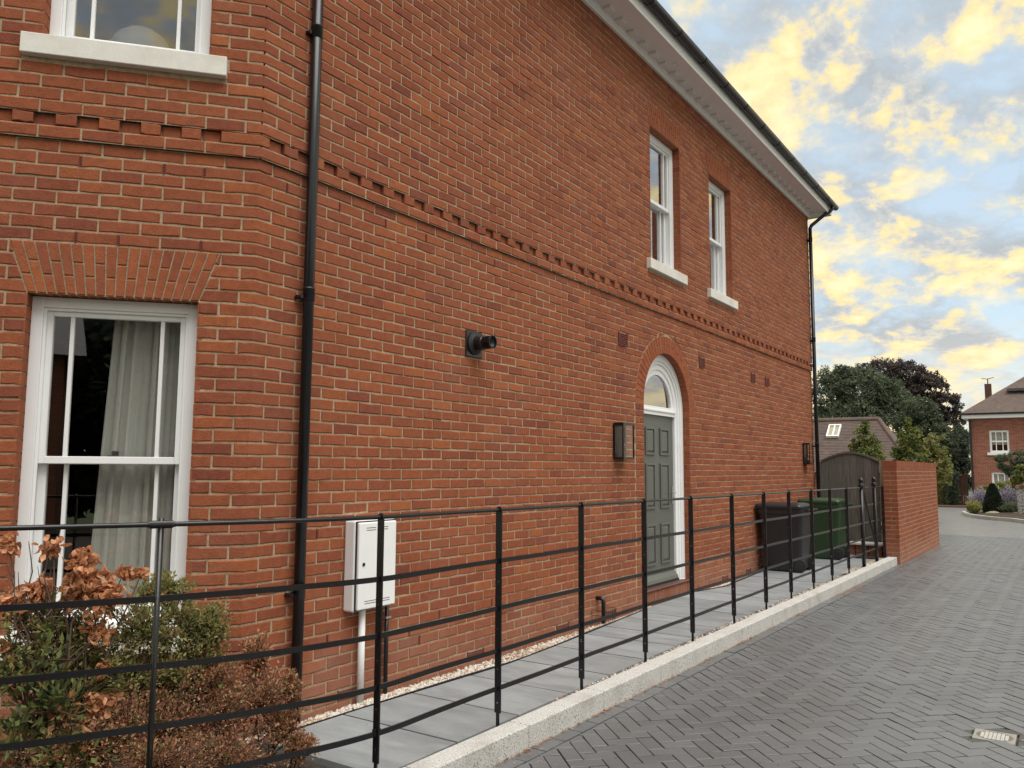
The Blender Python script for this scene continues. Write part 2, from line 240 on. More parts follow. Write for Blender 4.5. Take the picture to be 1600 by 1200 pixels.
class MB:
    def __init__(s): s.v = []; s.f = []; s.t = []; s.sm = False
    def add(s, vs, fs, tint=None):
        b = len(s.v); s.v += [tuple(p) for p in vs]; s.f += [tuple(i+b for i in f) for f in fs]
        if tint is not None: s.t += [tint]*len(vs)
        return s
    def box(s, x0, x1, y0, y1, z0, z1, tint=None):
        return s.add([(x0, y0, z0), (x1, y0, z0), (x1, y1, z0), (x0, y1, z0), (x0, y0, z1), (x1, y0, z1), (x1, y1, z1), (x0, y1, z1)],
                     [(0, 3, 2, 1), (4, 5, 6, 7), (0, 1, 5, 4), (1, 2, 6, 5), (2, 3, 7, 6), (3, 0, 4, 7)], tint)
    def obox(s, o, d, n, a0, a1, z0, z1, n0, n1):      # box in a wall frame: along d, up z, out n
        o = Vector(o); P = lambda a, z, k: tuple(o + d*a + n*k + Vector((0, 0, z)))
        return s.add([P(a0, z0, n0), P(a1, z0, n0), P(a1, z0, n1), P(a0, z0, n1), P(a0, z1, n0), P(a1, z1, n0), P(a1, z1, n1), P(a0, z1, n1)],
                     [(0, 3, 2, 1), (4, 5, 6, 7), (0, 1, 5, 4), (1, 2, 6, 5), (2, 3, 7, 6), (3, 0, 4, 7)])
    def tube(s, pts, r, n=10, cap=True, tint=None):
        pts = [Vector(p) for p in pts]; rs = r if isinstance(r, (list, tuple)) else [r]*len(pts)
        vs = []; u = None
        for i, p in enumerate(pts):
            t = (pts[min(i+1, len(pts)-1)] - pts[max(i-1, 0)]).normalized()
            if u is None:
                u = t.cross(Vector((0, 0, 1)) if abs(t.z) < 0.9 else Vector((1, 0, 0))).normalized()
            else:
                u = (u - t*u.dot(t)).normalized()
            v = t.cross(u)
            for k in range(n):
                a = 2*math.pi*k/n; vs.append(tuple(p + (u*math.cos(a) + v*math.sin(a))*rs[i]))
        fs = []
        for i in range(len(pts)-1):
            for k in range(n):
                fs.append((i*n+k, i*n+(k+1) % n, (i+1)*n+(k+1) % n, (i+1)*n+k))
        if cap: fs.append(tuple(range(n-1, -1, -1))); fs.append(tuple((len(pts)-1)*n+k for k in range(n)))
        return s.add(vs, fs, tint)
    def lathe(s, c, prof, n=16, axis='z'):
        c = Vector(c); vs = []; fs = []
        for r, h in prof:
            for k in range(n):
                a = 2*math.pi*k/n; ca, sa = r*math.cos(a), r*math.sin(a)
                vs.append(tuple(c + Vector((ca, sa, h) if axis == 'z' else ((h, ca, sa) if axis == 'x' else (sa, h, ca)))))
        for i in range(len(prof)-1):
            for k in range(n): fs.append((i*n+k, i*n+(k+1) % n, (i+1)*n+(k+1) % n, (i+1)*n+k))
        fs.append(tuple(range(n-1, -1, -1))); fs.append(tuple((len(prof)-1)*n+k for k in range(n)))
        return s.add(vs, fs)
    def strip(s, pts, half, z0, z1):   # flat bar following a plan polyline, vertical section z0..z1, thickness 2*half
        P = [Vector((p[0], p[1], 0)) for p in pts]; zo = [p[2] if len(p) > 2 else 0 for p in pts]
        vs = []
        for i, p in enumerate(P):
            t = (P[min(i+1, len(P)-1)] - P[max(i-1, 0)]).normalized(); nn = Vector((t.y, -t.x, 0))
            for sg, z in ((-1, z0), (1, z0), (1, z1), (-1, z1)): vs.append((p.x+nn.x*half*sg, p.y+nn.y*half*sg, z+zo[i]))
        fs = []
        for i in range(len(P)-1):
            for k in range(4): fs.append((i*4+k, i*4+(k+1) % 4, (i+1)*4+(k+1) % 4, (i+1)*4+k))
        fs += [(3, 2, 1, 0), tuple(4*(len(P)-1)+k for k in range(4))]
        return s.add(vs, fs)
    def build(s, name, material, parent=None, smooth=False, bevel=0.0):
        off = WL.get(parent.name, Vector((0, 0, 0))) if parent is not None else Vector((0, 0, 0))
        me = bpy.data.meshes.new(name)
        me.from_pydata([(a-off.x, b-off.y, c-off.z) for a, b, c in s.v], [], s.f)
        if s.t:
            at = me.attributes.new('tint', 'FLOAT', 'POINT'); at.data.foreach_set('value', s.t)
        me.materials.append(material)
        if smooth: me.polygons.foreach_set('use_smooth', [True]*len(me.polygons))
        me.update()
        o = link(bpy.data.objects.new(name, me), parent); WL[o.name] = off
        if bevel:
            md = o.modifiers.new('bevel', 'BEVEL'); md.width = bevel; md.segments = 2; md.limit_method = 'ANGLE'; md.angle_limit = rad(40)
        return o
def one(name, label, cat, mb, material, group=None, kind=None, **k):
    o = mb.build(name, material, None, **k); return tag(o, label, cat, group, kind)

# ------------------------------------------------------------------ measured frame of the place
YC = 3.0936; TH = rad(40.92)
DV = Vector((-math.sin(TH), -math.cos(TH), 0)); NV = Vector((math.cos(TH), -math.sin(TH), 0))
CO = Vector((0, YC, 0)); CZ = 0.075
MIT = (Vector((1, 0, 0)) + NV).normalized(); MITK = 1/MIT.dot(NV)
YE = 15.93; SE = YE - YC; SB = -1.95
def surf(s, z, off):
    if abs(s) < 1e-6: p = CO + MIT*(MITK*off)
    elif s > 0: p = Vector((off, YC+s, 0))
    else: p = CO + DV*(-s) + NV*off
    return (p.x, p.y, z)
def kx(Y): return 1.263 + 0.0095*(Y-4)      # kerb inner edge
def fx(Y): return 1.222 + 0.0095*(Y-4)      # fence line
ROAD = -0.125
def zr(Y): return ROAD if Y < 16 else ROAD - 0.010*(Y-16)

# ------------------------------------------------------------------ ground, driveway
mb = MB(); mb.add([(-300, -300, -2.2), (300, -300, -2.2), (300, 600, -2.2), (-300, 600, -2.2)], [(0, 1, 2, 3)])
tag(mb.build('ground', grass_m), kind='structure')
mb = MB(); xs = [-8, 1.30, 1.52, 8, 30]
mb.add([(1.30, -12, ROAD-0.02), (30, -12, ROAD-0.02), (30, 16, ROAD-0.02), (1.30, 16, ROAD-0.02), (1.50, 16, ROAD-0.02), (30, 24, zr(24)-0.02), (.4, 24, zr(24)-0.02), (1.50, 20.0, zr(20)-.02), (.4, 20.0, zr(20)-.02)],
       [(0, 1, 2, 4, 3), (4, 2, 5, 7), (8, 7, 5, 6)])
drive = tag(mb.build('driveway', joint_m), kind='structure')
mb = MB(); mb.add([(-14, 24, zr(24)-0.006), (30, 24, zr(24)-0.006), (30, 90, zr(90)), (-14, 90, zr(90))], [(0, 1, 2, 3)])
tag(mb.build('road', road_m), kind='structure')
mb = MB(); mb.add([(-14, 20.02, -0.30), (.4, 20.02, -0.30), (.4, 24, -0.23), (-14, 24, -0.23)], [(0, 1, 2, 3)])
tag(mb.build('verge', soil_m), kind='structure')

def paver(mb, cx, cy, ang, lx, ly, z, cut=None):
    ca, sa = math.cos(ang), math.sin(ang); hx, hy = lx/2-0.0038, ly/2-0.0036; c = 0.0014
    dz = R.gauss(0, 0.0011); tx, ty = R.gauss(0, 0.0028), R.gauss(0, 0.0028)
    def P(a, b, h): return (cx+a*ca-b*sa, cy+a*sa+b*ca, z+dz+h+(a*tx+b*ty if h > -.01 else 0))
    j = lambda: R.uniform(-.0012, .0012)
    o = [(-hx+j(), -hy+j()), (hx+j(), -hy+j()), (hx+j(), hy+j()), (-hx+j(), hy+j())]
    i_ = [(-hx+c, -hy+c), (hx-c, -hy+c), (hx-c, hy-c), (-hx+c, hy-c)]
    vs = [P(a, b, -0.03) for a, b in o] + [P(a, b, -0.0016) for a, b in o] + [P(a, b, 0) for a, b in i_]
    fs = [(8, 9, 10, 11)]
    for k in range(4):
        k2 = (k+1) % 4; fs += [(k, k2, 4+k2, 4+k), (4+k, 4+k2, 8+k2, 8+k)]
    mb.add(vs, fs, min(1, max(0, R.gauss(.5, .24))))
def clip_x(poly, xe):
    out = []
    for (a, b) in zip(poly, poly[1:]+poly[:1]):
        ia, ib = a[0] >= xe, b[0] >= xe
        if ia: out.append(a)
        if ia != ib:
            t_ = (xe-a[0])/(b[0]-a[0]); out.append((xe, a[1]+(b[1]-a[1])*t_))
    return out
def paver_poly(mb, poly, z):
    n = len(poly); cx_ = sum(p[0] for p in poly)/n; cy_ = sum(p[1] for p in poly)/n; dz = R.gauss(0, .001)
    inn = []
    for (a, b) in poly:
        d = math.hypot(a-cx_, b-cy_); k = 1-.002/max(d, .01); inn.append((cx_+(a-cx_)*k, cy_+(b-cy_)*k))
    vs = [(a, b, z-.03) for a, b in poly]+[(a, b, z-.0016+dz) for a, b in poly]+[(a, b, z+dz) for a, b in inn]
    fs = [tuple(range(2*n, 3*n))]
    for k in range(n):
        k2 = (k+1) % n; fs += [(k, k2, n+k2, n+k), (n+k, n+k2, 2*n+k2, 2*n+k)]
    mb.add(vs, fs, min(1, max(0, R.gauss(.5, .24))))
pave = []; cutp = []
A45 = rad(45)
DC = (3.53, 5.755)           # drain cover
u1 = Vector((math.cos(A45), math.sin(A45))); u2 = Vector((-math.sin(A45), math.cos(A45)))
for i in range(-130, 270):
    for j in range(-150, 230):
        k = (i - j) % 4
        if k == 0: c = (i+1, j+.5); a = A45
        elif k == 3: c = (i+.5, j+1); a = A45+math.pi/2
        else: continue
        p = u1*(c[0]*.1) + u2*(c[1]*.1)
        X, Y = p.x+4.0, p.y+4.0
        if not (1.2 < Y < 24.0 and X < 6.6): continue
        edge = (kx(Y)+.137 if Y < 15.07 else 1.56) + .105
        if Y > 20.05: edge = .4
        if X < edge + .108:
            ca_, sa_ = math.cos(a), math.sin(a); hx_, hy_ = .096, .046
            pl_ = clip_x([(X+u_*ca_-v_*sa_, Y+u_*sa_+v_*ca_) for u_, v_ in ((-hx_, -hy_), (hx_, -hy_), (hx_, hy_), (-hx_, hy_))], edge+.004)
            if len(pl_) >= 3:
                ar = abs(sum(p_[0]*q_[1]-q_[0]*p_[1] for p_, q_ in zip(pl_, pl_[1:]+pl_[:1])))/2
                if ar > .0006: cutp.append((pl_, zr(Y)))
            continue
        if abs(X-DC[0]) < .15 and abs(Y-DC[1]) < .15: continue
        pave.append((X, Y, a, .2, .1))
yy = 1.2
while yy < 15.0:
    pave.append((kx(yy+.1)+.137+.052, yy+.1, math.pi/2-.0095, .2, .1)); yy += .2
while yy < 20.0:
    pave.append((1.56+.052, yy+.1, math.pi/2, .2, .1)); yy += .2
def ndc(p):
    d = Vector(p)-CAM; z = d.dot(fwd)
    if z < .1: return None
    return 800+1273.3*d.dot(rgt)/z, 600-1273.3*d.dot(upv)/z, z
def inframe(p, mrg=30):
    q = ndc(p); return q is not None and -mrg < q[0] < 1600+mrg and -mrg < q[1] < 1200+mrg
cand = [(ndc((q[0], q[1], ROAD))[2], n) for n, q in enumerate(pave) if inframe((q[0], q[1], ROAD), 5)]
cand.sort(); near = set(n for _, n in cand[:300])
rest = MB()
# triangular fillers along the edge course
for n, q in enumerate(pave):
    b = MB() if n in near else rest
    paver(b, q[0], q[1], q[2], q[3], q[4], zr(q[1]))
    if n in near: b.build('paving_block', paver_m, drive)
for pl_, z_ in cutp: paver_poly(rest, pl_, z_)
tag(rest.build('paving_blocks', paver_m, drive), kind='stuff')

# ------------------------------------------------------------------ kerb
kerb = tag(bpy.data.objects.new('kerb', None), kind='structure'); link(kerb)
yb = [3.98+.876*i for i in range(-6, 13)]; yb[-1] = 15.05; yb = [y for y in yb if y <= 15.05]
for a, b in zip(yb[:-1], yb[1:]):
    mb = MB(); g = .0025; w_ = .137
    for (ya, yb_) in ((a+g, b-g),):
        x0, x1 = kx(ya), kx(yb_)
        mb.add([(x0, ya, -.3), (x0+w_, ya, -.3), (x1+w_, yb_, -.3), (x1, yb_, -.3), (x0, ya, 0), (x0+w_, ya, 0), (x1+w_, yb_, 0), (x1, yb_, 0)],
               [(0, 3, 2, 1), (4, 5, 6, 7), (0, 1, 5, 4), (1, 2, 6, 5), (2, 3, 7, 6), (3, 0, 4, 7)])
    mb.build('kerb_stone', kerb_m, kerb, bevel=.007)

# ------------------------------------------------------------------ patio: bed, slabs, gravel
PZ = -0.06
mb = MB(); mb.add([(-3, -2.5, -.09), (1.27, -2.5, -.09), (1.27, 3.06, -.09), (-3, 3.06, -.09)], [(0, 1, 2, 3)])
tag(mb.build('planting_bed', soil_m), kind='structure')
mb = MB(); mb.add([(-.3, 3.06, -.135), (1.3, 3.06, -.135), (1.4, 16.3, -.135), (-.3, 16.3, -.135)], [(0, 1, 2, 3)])
patio = tag(mb.build('patio', joint_m), kind='structure')
def edgex(Y):
    pts = [(3.0, .235), (3.8, .25), (4.75, .30), (5.35, .325), (6.2, .284), (7.03, .227), (8.05, .14), (8.4, .10), (9.75, .10), (10.0, .16), (10.45, .24), (10.8, .20), (12.2, .13), (16, .13)]
    for (a, xa), (b, xb) in zip(pts[:-1], pts[1:]):
        if a <= Y <= b: return xa+(xb-xa)*(Y-a)/(b-a)
    return pts[-1][1]
def slab(x0, x1, y0, y1):
    g = .008; dz = R.uniform(-.002, .002)
    mb = MB()
    if x0 < .4:      # follow the edging on the gravel side
        n = 4; ys = [y0+g+(y1-y0-2*g)*i/n for i in range(n+1)]
        lo = [(edgex(y)+.012, y) for y in ys]; hi = [(x1-g, y) for y in ys]
    else:
        lo = [(x0+g, y0+g), (x0+g, y1-g)]; hi = [(x1-g, y0+g), (x1-g, y1-g)]
    n = len(lo); ring = lo + hi[::-1]; ring = [(a, b) for a, b in ring]
    vs = [(a, b, -.11) for a, b in ring] + [(a, b, PZ+dz) for a, b in ring]; k = len(ring)
    fs = [tuple(range(2*k-1, k-1, -1))] + [(i, i+k, (i+1) % k+k, (i+1) % k) for i in range(k)]
    mb.add(vs, fs); mb.build('slab', slab_m, patio)
ys = [3.06, 3.665, 4.27, 4.87, 5.47, 6.07, 6.67, 7.09, 7.67]
for a, b in zip(ys[:-1], ys[1:]): slab(.28, 1.14, a, b)
ya = [7.67, 8.0, 8.6, 9.2, 9.8, 10.4, 11.0, 11.6, 12.2, 12.8, 13.4, 14.0, 14.6, 15.2, 15.95]
for a, b in zip(ya[:-1], ya[1:]): slab(.12, .745, a, b)
yb2 = [7.67, 7.93, 8.5, 9.1, 9.7, 10.3, 10.9, 11.5, 12.1, 12.7, 13.3, 13.9, 14.5, 15.05]
for a, b in zip(yb2[:-1], yb2[1:]): slab(.75, 1.15+.0085*(a-8), a, b)
# flexible edging strip
mb = MB(); Y = 3.0; P_ = []
while Y < 8.35: P_.append((edgex(Y)+.002, Y, .004*math.sin(Y*3))); Y += .15
mb.strip(P_, .006, -.12, -.052)
one('edging_strip', 'thin black flexible edging strip between gravel and slabs near the meter box', 'edging', mb, black_m, 'black gravel edging strips')
mb = MB(); Y = 9.75; P_ = []
while Y < 12.0: P_.append((edgex(Y)+.002, Y, .004*math.sin(Y*3))); Y += .1
mb.strip(P_, .007, -.12, -.048)
one('edging_strip', 'black curved edging strip lying past the grey door', 'edging', mb, black_m, 'black gravel edging strips')

def pebble(mb, x, y, z, r, tint):
    sx, sy, sz = r*R.uniform(.7, 1.3), r*R.uniform(.7, 1.3), r*R.uniform(.5, .9); a = R.uniform(0, 6.28); ca, sa = math.cos(a), math.sin(a)
    vs = []
    for (p, q, h) in ((1, 0, 0), (.3, .9, .1), (-.8, .6, 0), (-.9, -.5, .1), (.2, -1, 0)):
        p *= sx*R.uniform(.8, 1.2); q *= sy*R.uniform(.8, 1.2); vs.append((x+p*ca-q*sa, y+p*sa+q*ca, z+h*sz))
    for (p, q) in ((.45, .3), (-.5, .1), (.1, -.5)):
        p *= sx; q *= sy; vs.append((x+p*ca-q*sa, y+p*sa+q*ca, z+sz*R.uniform(.8, 1.1)))
    mb.add(vs, [(5, 6, 7), (0, 1, 5), (1, 2, 6, 5), (2, 3, 6), (3, 7, 6), (3, 4, 7), (4, 0, 5, 7)], tint)
mb = MB(); mbb = MB()
for _ in range(9000):
    Y = R.uniform(3.0, 12.0)
    if 8.45 < Y < 9.78: continue
    ex = edgex(Y)-.008; X = R.uniform(.0, ex)
    z = -.128+.055*(X/max(ex, .05))
    bl = math.sin(Y*2.1+1.0)+math.sin(Y*4.7)
    brown = (R.random() < (.62 if (6.6 < Y < 8.3 or bl > .6 or Y < 3.6) else .2))
    pebble(mb, X, Y, z+R.uniform(0, .012), R.uniform(.006, .0135), R.uniform(0, .3) if brown else R.uniform(.4, 1))
one('gravel', 'white and brown gravel strip along the foot of the brick wall', 'gravel', mb, gravel_m, kind='stuff')
mb = MB()
for _ in range(4200):
    Y = R.uniform(4.6, 15.0); w_ = kx(Y)-(1.15+.0085*(Y-8)) if Y > 7.7 else kx(Y)-1.145
    pebble(mb, kx(Y)-R.uniform(0, w_), Y, -.075+R.uniform(0, .02)+(.03 if Y > 12.5 else 0), R.uniform(.006, .012), R.uniform(0, .35) if R.random() < .4 else R.uniform(.4, 1))
one('gravel', 'narrow pebble strip between the slabs and the pale kerb', 'gravel', mb, gravel_m, kind='stuff')

# ------------------------------------------------------------------ HOUSE
house = thing('brick_house', 'large red brick house with grey arched door, white sash windows and dentil course', 'house', (0, YC, 0))
OPEN = []        # (s0, s1, z0, z1)
HEAD = .30
W1 = (8.70-YC, 9.60-YC, 3.90, 5.55); W2 = (10.63-YC, 11.52-YC, 3.90, 5.55)
B1 = (-1.217, -.313, .525, 2.40); B2 = (-1.217, -.313, 3.90, 5.775)
DYC = 9.17; DR = .67; DRO = .885; DZ = 2.16
D_ = (DYC-DR-YC, DYC+DR-YC, .075, DZ)
ZT = 6.375
# ---- mortar sheet with openings
def sheet(s_lo, s_hi, off_fn, opens, name):
    mb = MB()
    ss = sorted(set([s_lo, s_hi] + [v for o in opens for v in o[:2]])); zs = sorted(set([-.35, 3.3, 3.375, 3.45, ZT] + [v for o in opens for v in o[2:4]]))
    for a, b in zip(ss[:-1], ss[1:]):
        for c, d in zip(zs[:-1], zs[1:]):
            ms, mz = (a+b)/2, (c+d)/2
            if any(o[0] < ms < o[1] and o[2] < mz < o[3] for o in opens): continue
            off = off_fn(mz)
            mb.add([surf(a, c, off), surf(b, c, off), surf(b, d, off), surf(a, d, off)], [(0, 1, 2, 3)])
    return mb
PROUD = .022
moff = lambda z: (-.0055 if z < 3.3 else (-.016 if 3.375 < z < 3.45 else PROUD-.0055))
arch_box = (DYC-DRO-.02-YC, DYC+DRO+.02-YC, DZ, DZ+DRO+.02)
mb = sheet(1e-5, SE, moff, [W1, W2, D_, arch_box], 'm')
# spandrel round the arch
n = 36; c0 = DYC-YC
for i in range(n):
    a0, a1 = math.pi*i/n, math.pi*(i+1)/n
    def edge(a):
        c, s_ = math.cos(a), math.sin(a); k = min((DRO+.02)/max(abs(c), 1e-6), (DRO+.02)/max(s_, 1e-6)); return (c0+k*c, DZ+k*s_)
    i0 = (c0+DR*math.cos(a0), DZ+DR*math.sin(a0)); i1 = (c0+DR*math.cos(a1), DZ+DR*math.sin(a1)); e0, e1 = edge(a0), edge(a1)
    P = lambda q, o=-.0055: surf(q[0], q[1], o)
    mb.add([P(i0), P(e0), P(e1), P(i1)], [(0, 1, 2, 3)])
    if (abs(e0[0]-e1[0]) > .01 and abs(e0[1]-e1[1]) > .01):
        cr = (e0[0] if i < n/2 else e1[0], DZ+DRO+.02); mb.add([P(e0), P(cr), P(e1)], [(0, 1, 2)])
mbay = sheet(SB, -1e-5, moff, [B1, B2], 'm')
mb.v += []; b = len(mb.v); mb.v += mbay.v; mb.f += [tuple(i+b for i in f) for f in mbay.f]
wall = mb.build('brick_wall', mortar_m, house)

# ---- bricks
BRK = []      # each: list of args
def brick_mesh(mb, cb, ct, z0, z1, off, depth=.03, tint=None):
    """cb, ct: (start, end) along the wall at the bottom and the top edge"""
    j = lambda a: R.gauss(0, a)
    tl = R.uniform(-.0012, .0012); off = off + R.gauss(0, .0011)
    cols = [0, .34, .67, 1.0]
    if cb[0] < -1e-4 < 1e-4 < cb[1]:
        k = -cb[0]/(cb[1]-cb[0]); cols = [0, k*.5, k, (1+k)/2, 1.0]
    n = len(cols); c = .0048
    bot = []; top = []
    L_ = cb[1]-cb[0]
    for i, t in enumerate(cols):
        sb, st = cb[0]+(cb[1]-cb[0])*t, ct[0]+(ct[1]-ct[0])*t
        if abs(sb) < 1e-4: sb = st = 0.0
        e = .0021 if 0 < i < n-1 else .0030
        inner = (0 < i < n-1)
        sj = 0 if inner else j(.0011)
        bot.append([sb+sj, z0+j(e)*.75]); top.append([st+sj, z1+j(e)*.75])
    per = bot + top[::-1]; m_ = len(per)
    vs = []
    for (s_, z) in per: vs.append(surf(s_, z, off-depth))
    for (s_, z) in per: vs.append(surf(s_, z, off-.0035))
    zm = (z0+z1)/2; sm = (cb[0]+cb[1]+ct[0]+ct[1])/4
    ins = []
    for q, (s_, z) in enumerate(per):
        end0 = q in (0, m_-1); end1 = q in (n-1, n)
        s2 = s_+(c if end0 else (-c if end1 else 0)); z2 = z+(c if q < n else -c)
        o2 = off+tl*(1 if q < n else -1)+R.gauss(0, .0006)
        if abs(s_) < 1e-6: s2 = 0.0
        vs.append(surf(s2, z2, o2))
    fs = []
    for q in range(m_):
        q2 = (q+1) % m_
        fs += [(q, q2, m_+q2, m_+q), (m_+q, m_+q2, 2*m_+q2, 2*m_+q)]
    for i in range(n-1): fs.append((2*m_+i, 2*m_+i+1, 2*m_+m_-2-i, 2*m_+m_-1-i))
    if tint is None: tint = min(1, max(0, R.gauss(.55, .21) if R.random() > .05 else R.gauss(.12, .08)))
    mb.add(vs, fs, tint)
G = .0061     # half joint
def row_cuts(z0, z1):
    """blocked intervals along s, given as (sb0, sb1, st0, st1) for the bottom and the top of the course"""
    out = []
    zc = (z0+z1)/2
    for (a, b, lo, hi) in (W1, W2, B1, B2):
        if lo < zc < hi: out.append((a, b, a, b))
        if hi < zc < hi+HEAD:      # splayed flat arch above
            f0, f1 = (z0-hi)/HEAD, (z1-hi)/HEAD; k = .105
            out.append((a-k*f0, b+k*f0, a-k*f1, b+k*f1))
    for (a, b, lo) in ((W1[0], W1[1], 3.9), (W2[0], W2[1], 3.9)):      # sills
        if lo-.15 < zc < lo: out.append((a-.115, b+.115, a-.115, b+.115))
    for a, b, lo in ((B1[0], B1[1], .525), (B2[0], B2[1], 3.9)):
        if lo-.15 < zc < lo: out.append((a-.1, b+.1, a-.1, b+.1))
    # door with its brick surround
    if -.06 < zc < DZ: out.append((c0-DRO, c0+DRO, c0-DRO, c0+DRO))
    elif DZ < zc < DZ+DRO:
        h0, h1 = z0-DZ, min(z1-DZ, DRO-.001); x0 = math.sqrt(max(0, DRO**2-max(h0, 0)**2)); x1 = math.sqrt(max(0, DRO**2-h1**2))
        out.append((c0-x0, c0+x0, c0-x1, c0+x1))
    for (s0, s1, lo, hi) in VENTS:
        if lo-.001 < zc < hi: out.append((s0, s1, s0, s1))
    return out
VENTS = [(7.87-YC, 8.085-YC, 2.775, 2.925), (10.20-YC, 10.395-YC, 2.775, 2.925), (12.32-YC, 12.515-YC, 2.775, 2.925), (13.03-YC, 13.225-YC, 2.775, 2.925)]
LOWV = [(3.86, 4.085), (5.235, 5.46), (6.585, 6.81), (7.56, 7.785), (10.92, 11.145), (11.9, 12.12)]
VENTS += [(a-YC, b-YC, -.075, 0) for a, b in LOWV]
def lay(s0, s1, z0, z1, off, cuts, depth=.03):
    segs = [((s0, s1), (s0, s1))]
    for (b0, b1, t0, t1) in cuts:
        ns = []
        for (cb, ct) in segs:
            if cb[1] <= min(b0, t0)+.001 or cb[0] >= max(b1, t1)-.001: ns.append((cb, ct)); continue
            l = ((cb[0], min(cb[1], b0)), (ct[0], min(ct[1], t0))); r = ((max(cb[0], b1), cb[1]), (max(ct[0], t1), ct[1]))
            if max(l[0][1]-l[0][0], l[1][1]-l[1][0]) > .03: ns.append(l)
            if max(r[0][1]-r[0][0], r[1][1]-r[1][0]) > .03: ns.append(r)
        segs = ns
    for cb, ct in segs:
        cb = (cb[0]+G, max(cb[1]-G, cb[0]+G+.003)); ct = (ct[0]+G, max(ct[1]-G, ct[0]+G+.003))
        BRK.append((cb, ct, z0+G*.9, z1-G*.9, off, depth))
for k in range(-3, 85):
    z0, z1 = k*CZ, (k+1)*CZ
    cuts = row_cuts(z0, z1)
    even = (k % 2 == 0)
    off = 0.0 if k < 44 else PROUD
    if k == 45:      # dentils: every other header stands out, the pockets between are set back
        s = .2174+.225*-1+.0653; 
        h = 3.6006-YC
        q = -2
        BRK.append(((-.225, h-2*.225-G), (-.225, h-2*.225-G), z0+G*.9, z1-G*.9, PROUD, .06))
        while h+q*.225 < SE-.1:
            a = h+q*.225
            BRK.append(((a, a+.104), (a, a+.104), z0+.002, z1-.002, -.004, .03))
            BRK.append(((a+.1125, a+.2195), (a+.1125, a+.2195), z0+G*.9, z1-G*.9, PROUD, .05)); q += 1
        q = 0
        while -.2295-.225*q > SB+.2:
            a = -.2295-.225*q
            BRK.append(((a-.104, a), (a-.104, a), z0+.002, z1-.002, -.004, .03))
            BRK.append(((a-.2195, a-.1125), (a-.2195, a-.1125), z0+G*.9, z1-G*.9, PROUD, .05)); q += 1
        continue
    ph = .2174 if even else .105
    pb = -.089 if even else -.2015
    lay(pb, ph, z0, z1, off, [] if k < 0 else cuts, .05)
    s = ph
    while s < SE-.02:
        e = min(s+.225, SE); lay(s, e, z0, z1, off, cuts); s += .225
    s = pb
    while s > SB+.02:
        e = max(s-.225, SB); lay(e, s, z0, z1, off, cuts); s -= .225
# door surround jamb bricks
for k in range(1, 29):
    z0, z1 = k*CZ, (k+1)*CZ
    if z1 > DZ+.02: break
    for sg in (-1, 1):
        a, b = (c0-DRO+.006, c0-DR) if sg < 0 else (c0+DR, c0+DRO-.004)
        if k % 2: BRK.append(((a+.003, b), (a+.003, b), z0+G*.9, z1-G*.9, .0015, .12))
        else:
            mdd = (a+b)/2; BRK.append(((a+.003, mdd-G), (a+.003, mdd-G), z0+G*.9, z1-G*.9, .0015, .12)); BRK.append(((mdd+G, b), (mdd+G, b), z0+G*.9, z1-G*.9, .0015, .12))
# soldier bricks under the door sill
q = c0-DR
while q < c0+DR-.05:
    BRK.append(((q+G*.8, q+.0725), (q+G*.8, q+.0725), -.075+.004, .055, .0, .05)); q += .0745
q = c0-DR+.0
BRK.append(((c0-DRO+.003, c0-DR-G), (c0-DRO+.003, c0-DR-G), .003, .07, 0, .05)); BRK.append(((c0+DR+G, c0+DRO-.003), (c0+DR+G, c0+DRO-.003), .003, .07, 0, .05))
BRK.append(((c0-DRO+.003, c0-DR-G), (c0-DRO+.003, c0-DR-G), -.072, -.003, 0, .05)); BRK.append(((c0+DR+G, c0+DRO-.003), (c0+DR+G, c0+DRO-.003), -.072, -.003, 0, .05))
# choose the individually modelled ones
cl = []
for n, a in enumerate(BRK):
    p = surf((a[0][0]+a[0][1])/2, (a[2]+a[3])/2, a[4])
    q = ndc(p)
    if q and 0 < q[0] < 1600 and 0 < q[1] < 1090 and not (q[0] < 420 and q[1] > 960): cl.append((q[2]+.0004*abs(q[1]-450), n))
cl.sort(); near = set(n for _, n in cl[:300])
rest = MB()
for n, a in enumerate(BRK):
    b = MB() if n in near else rest
    brick_mesh(b, a[0], a[1], a[2], a[3], a[4], a[5])
    if n in near: b.build('brick', brick_m, wall)
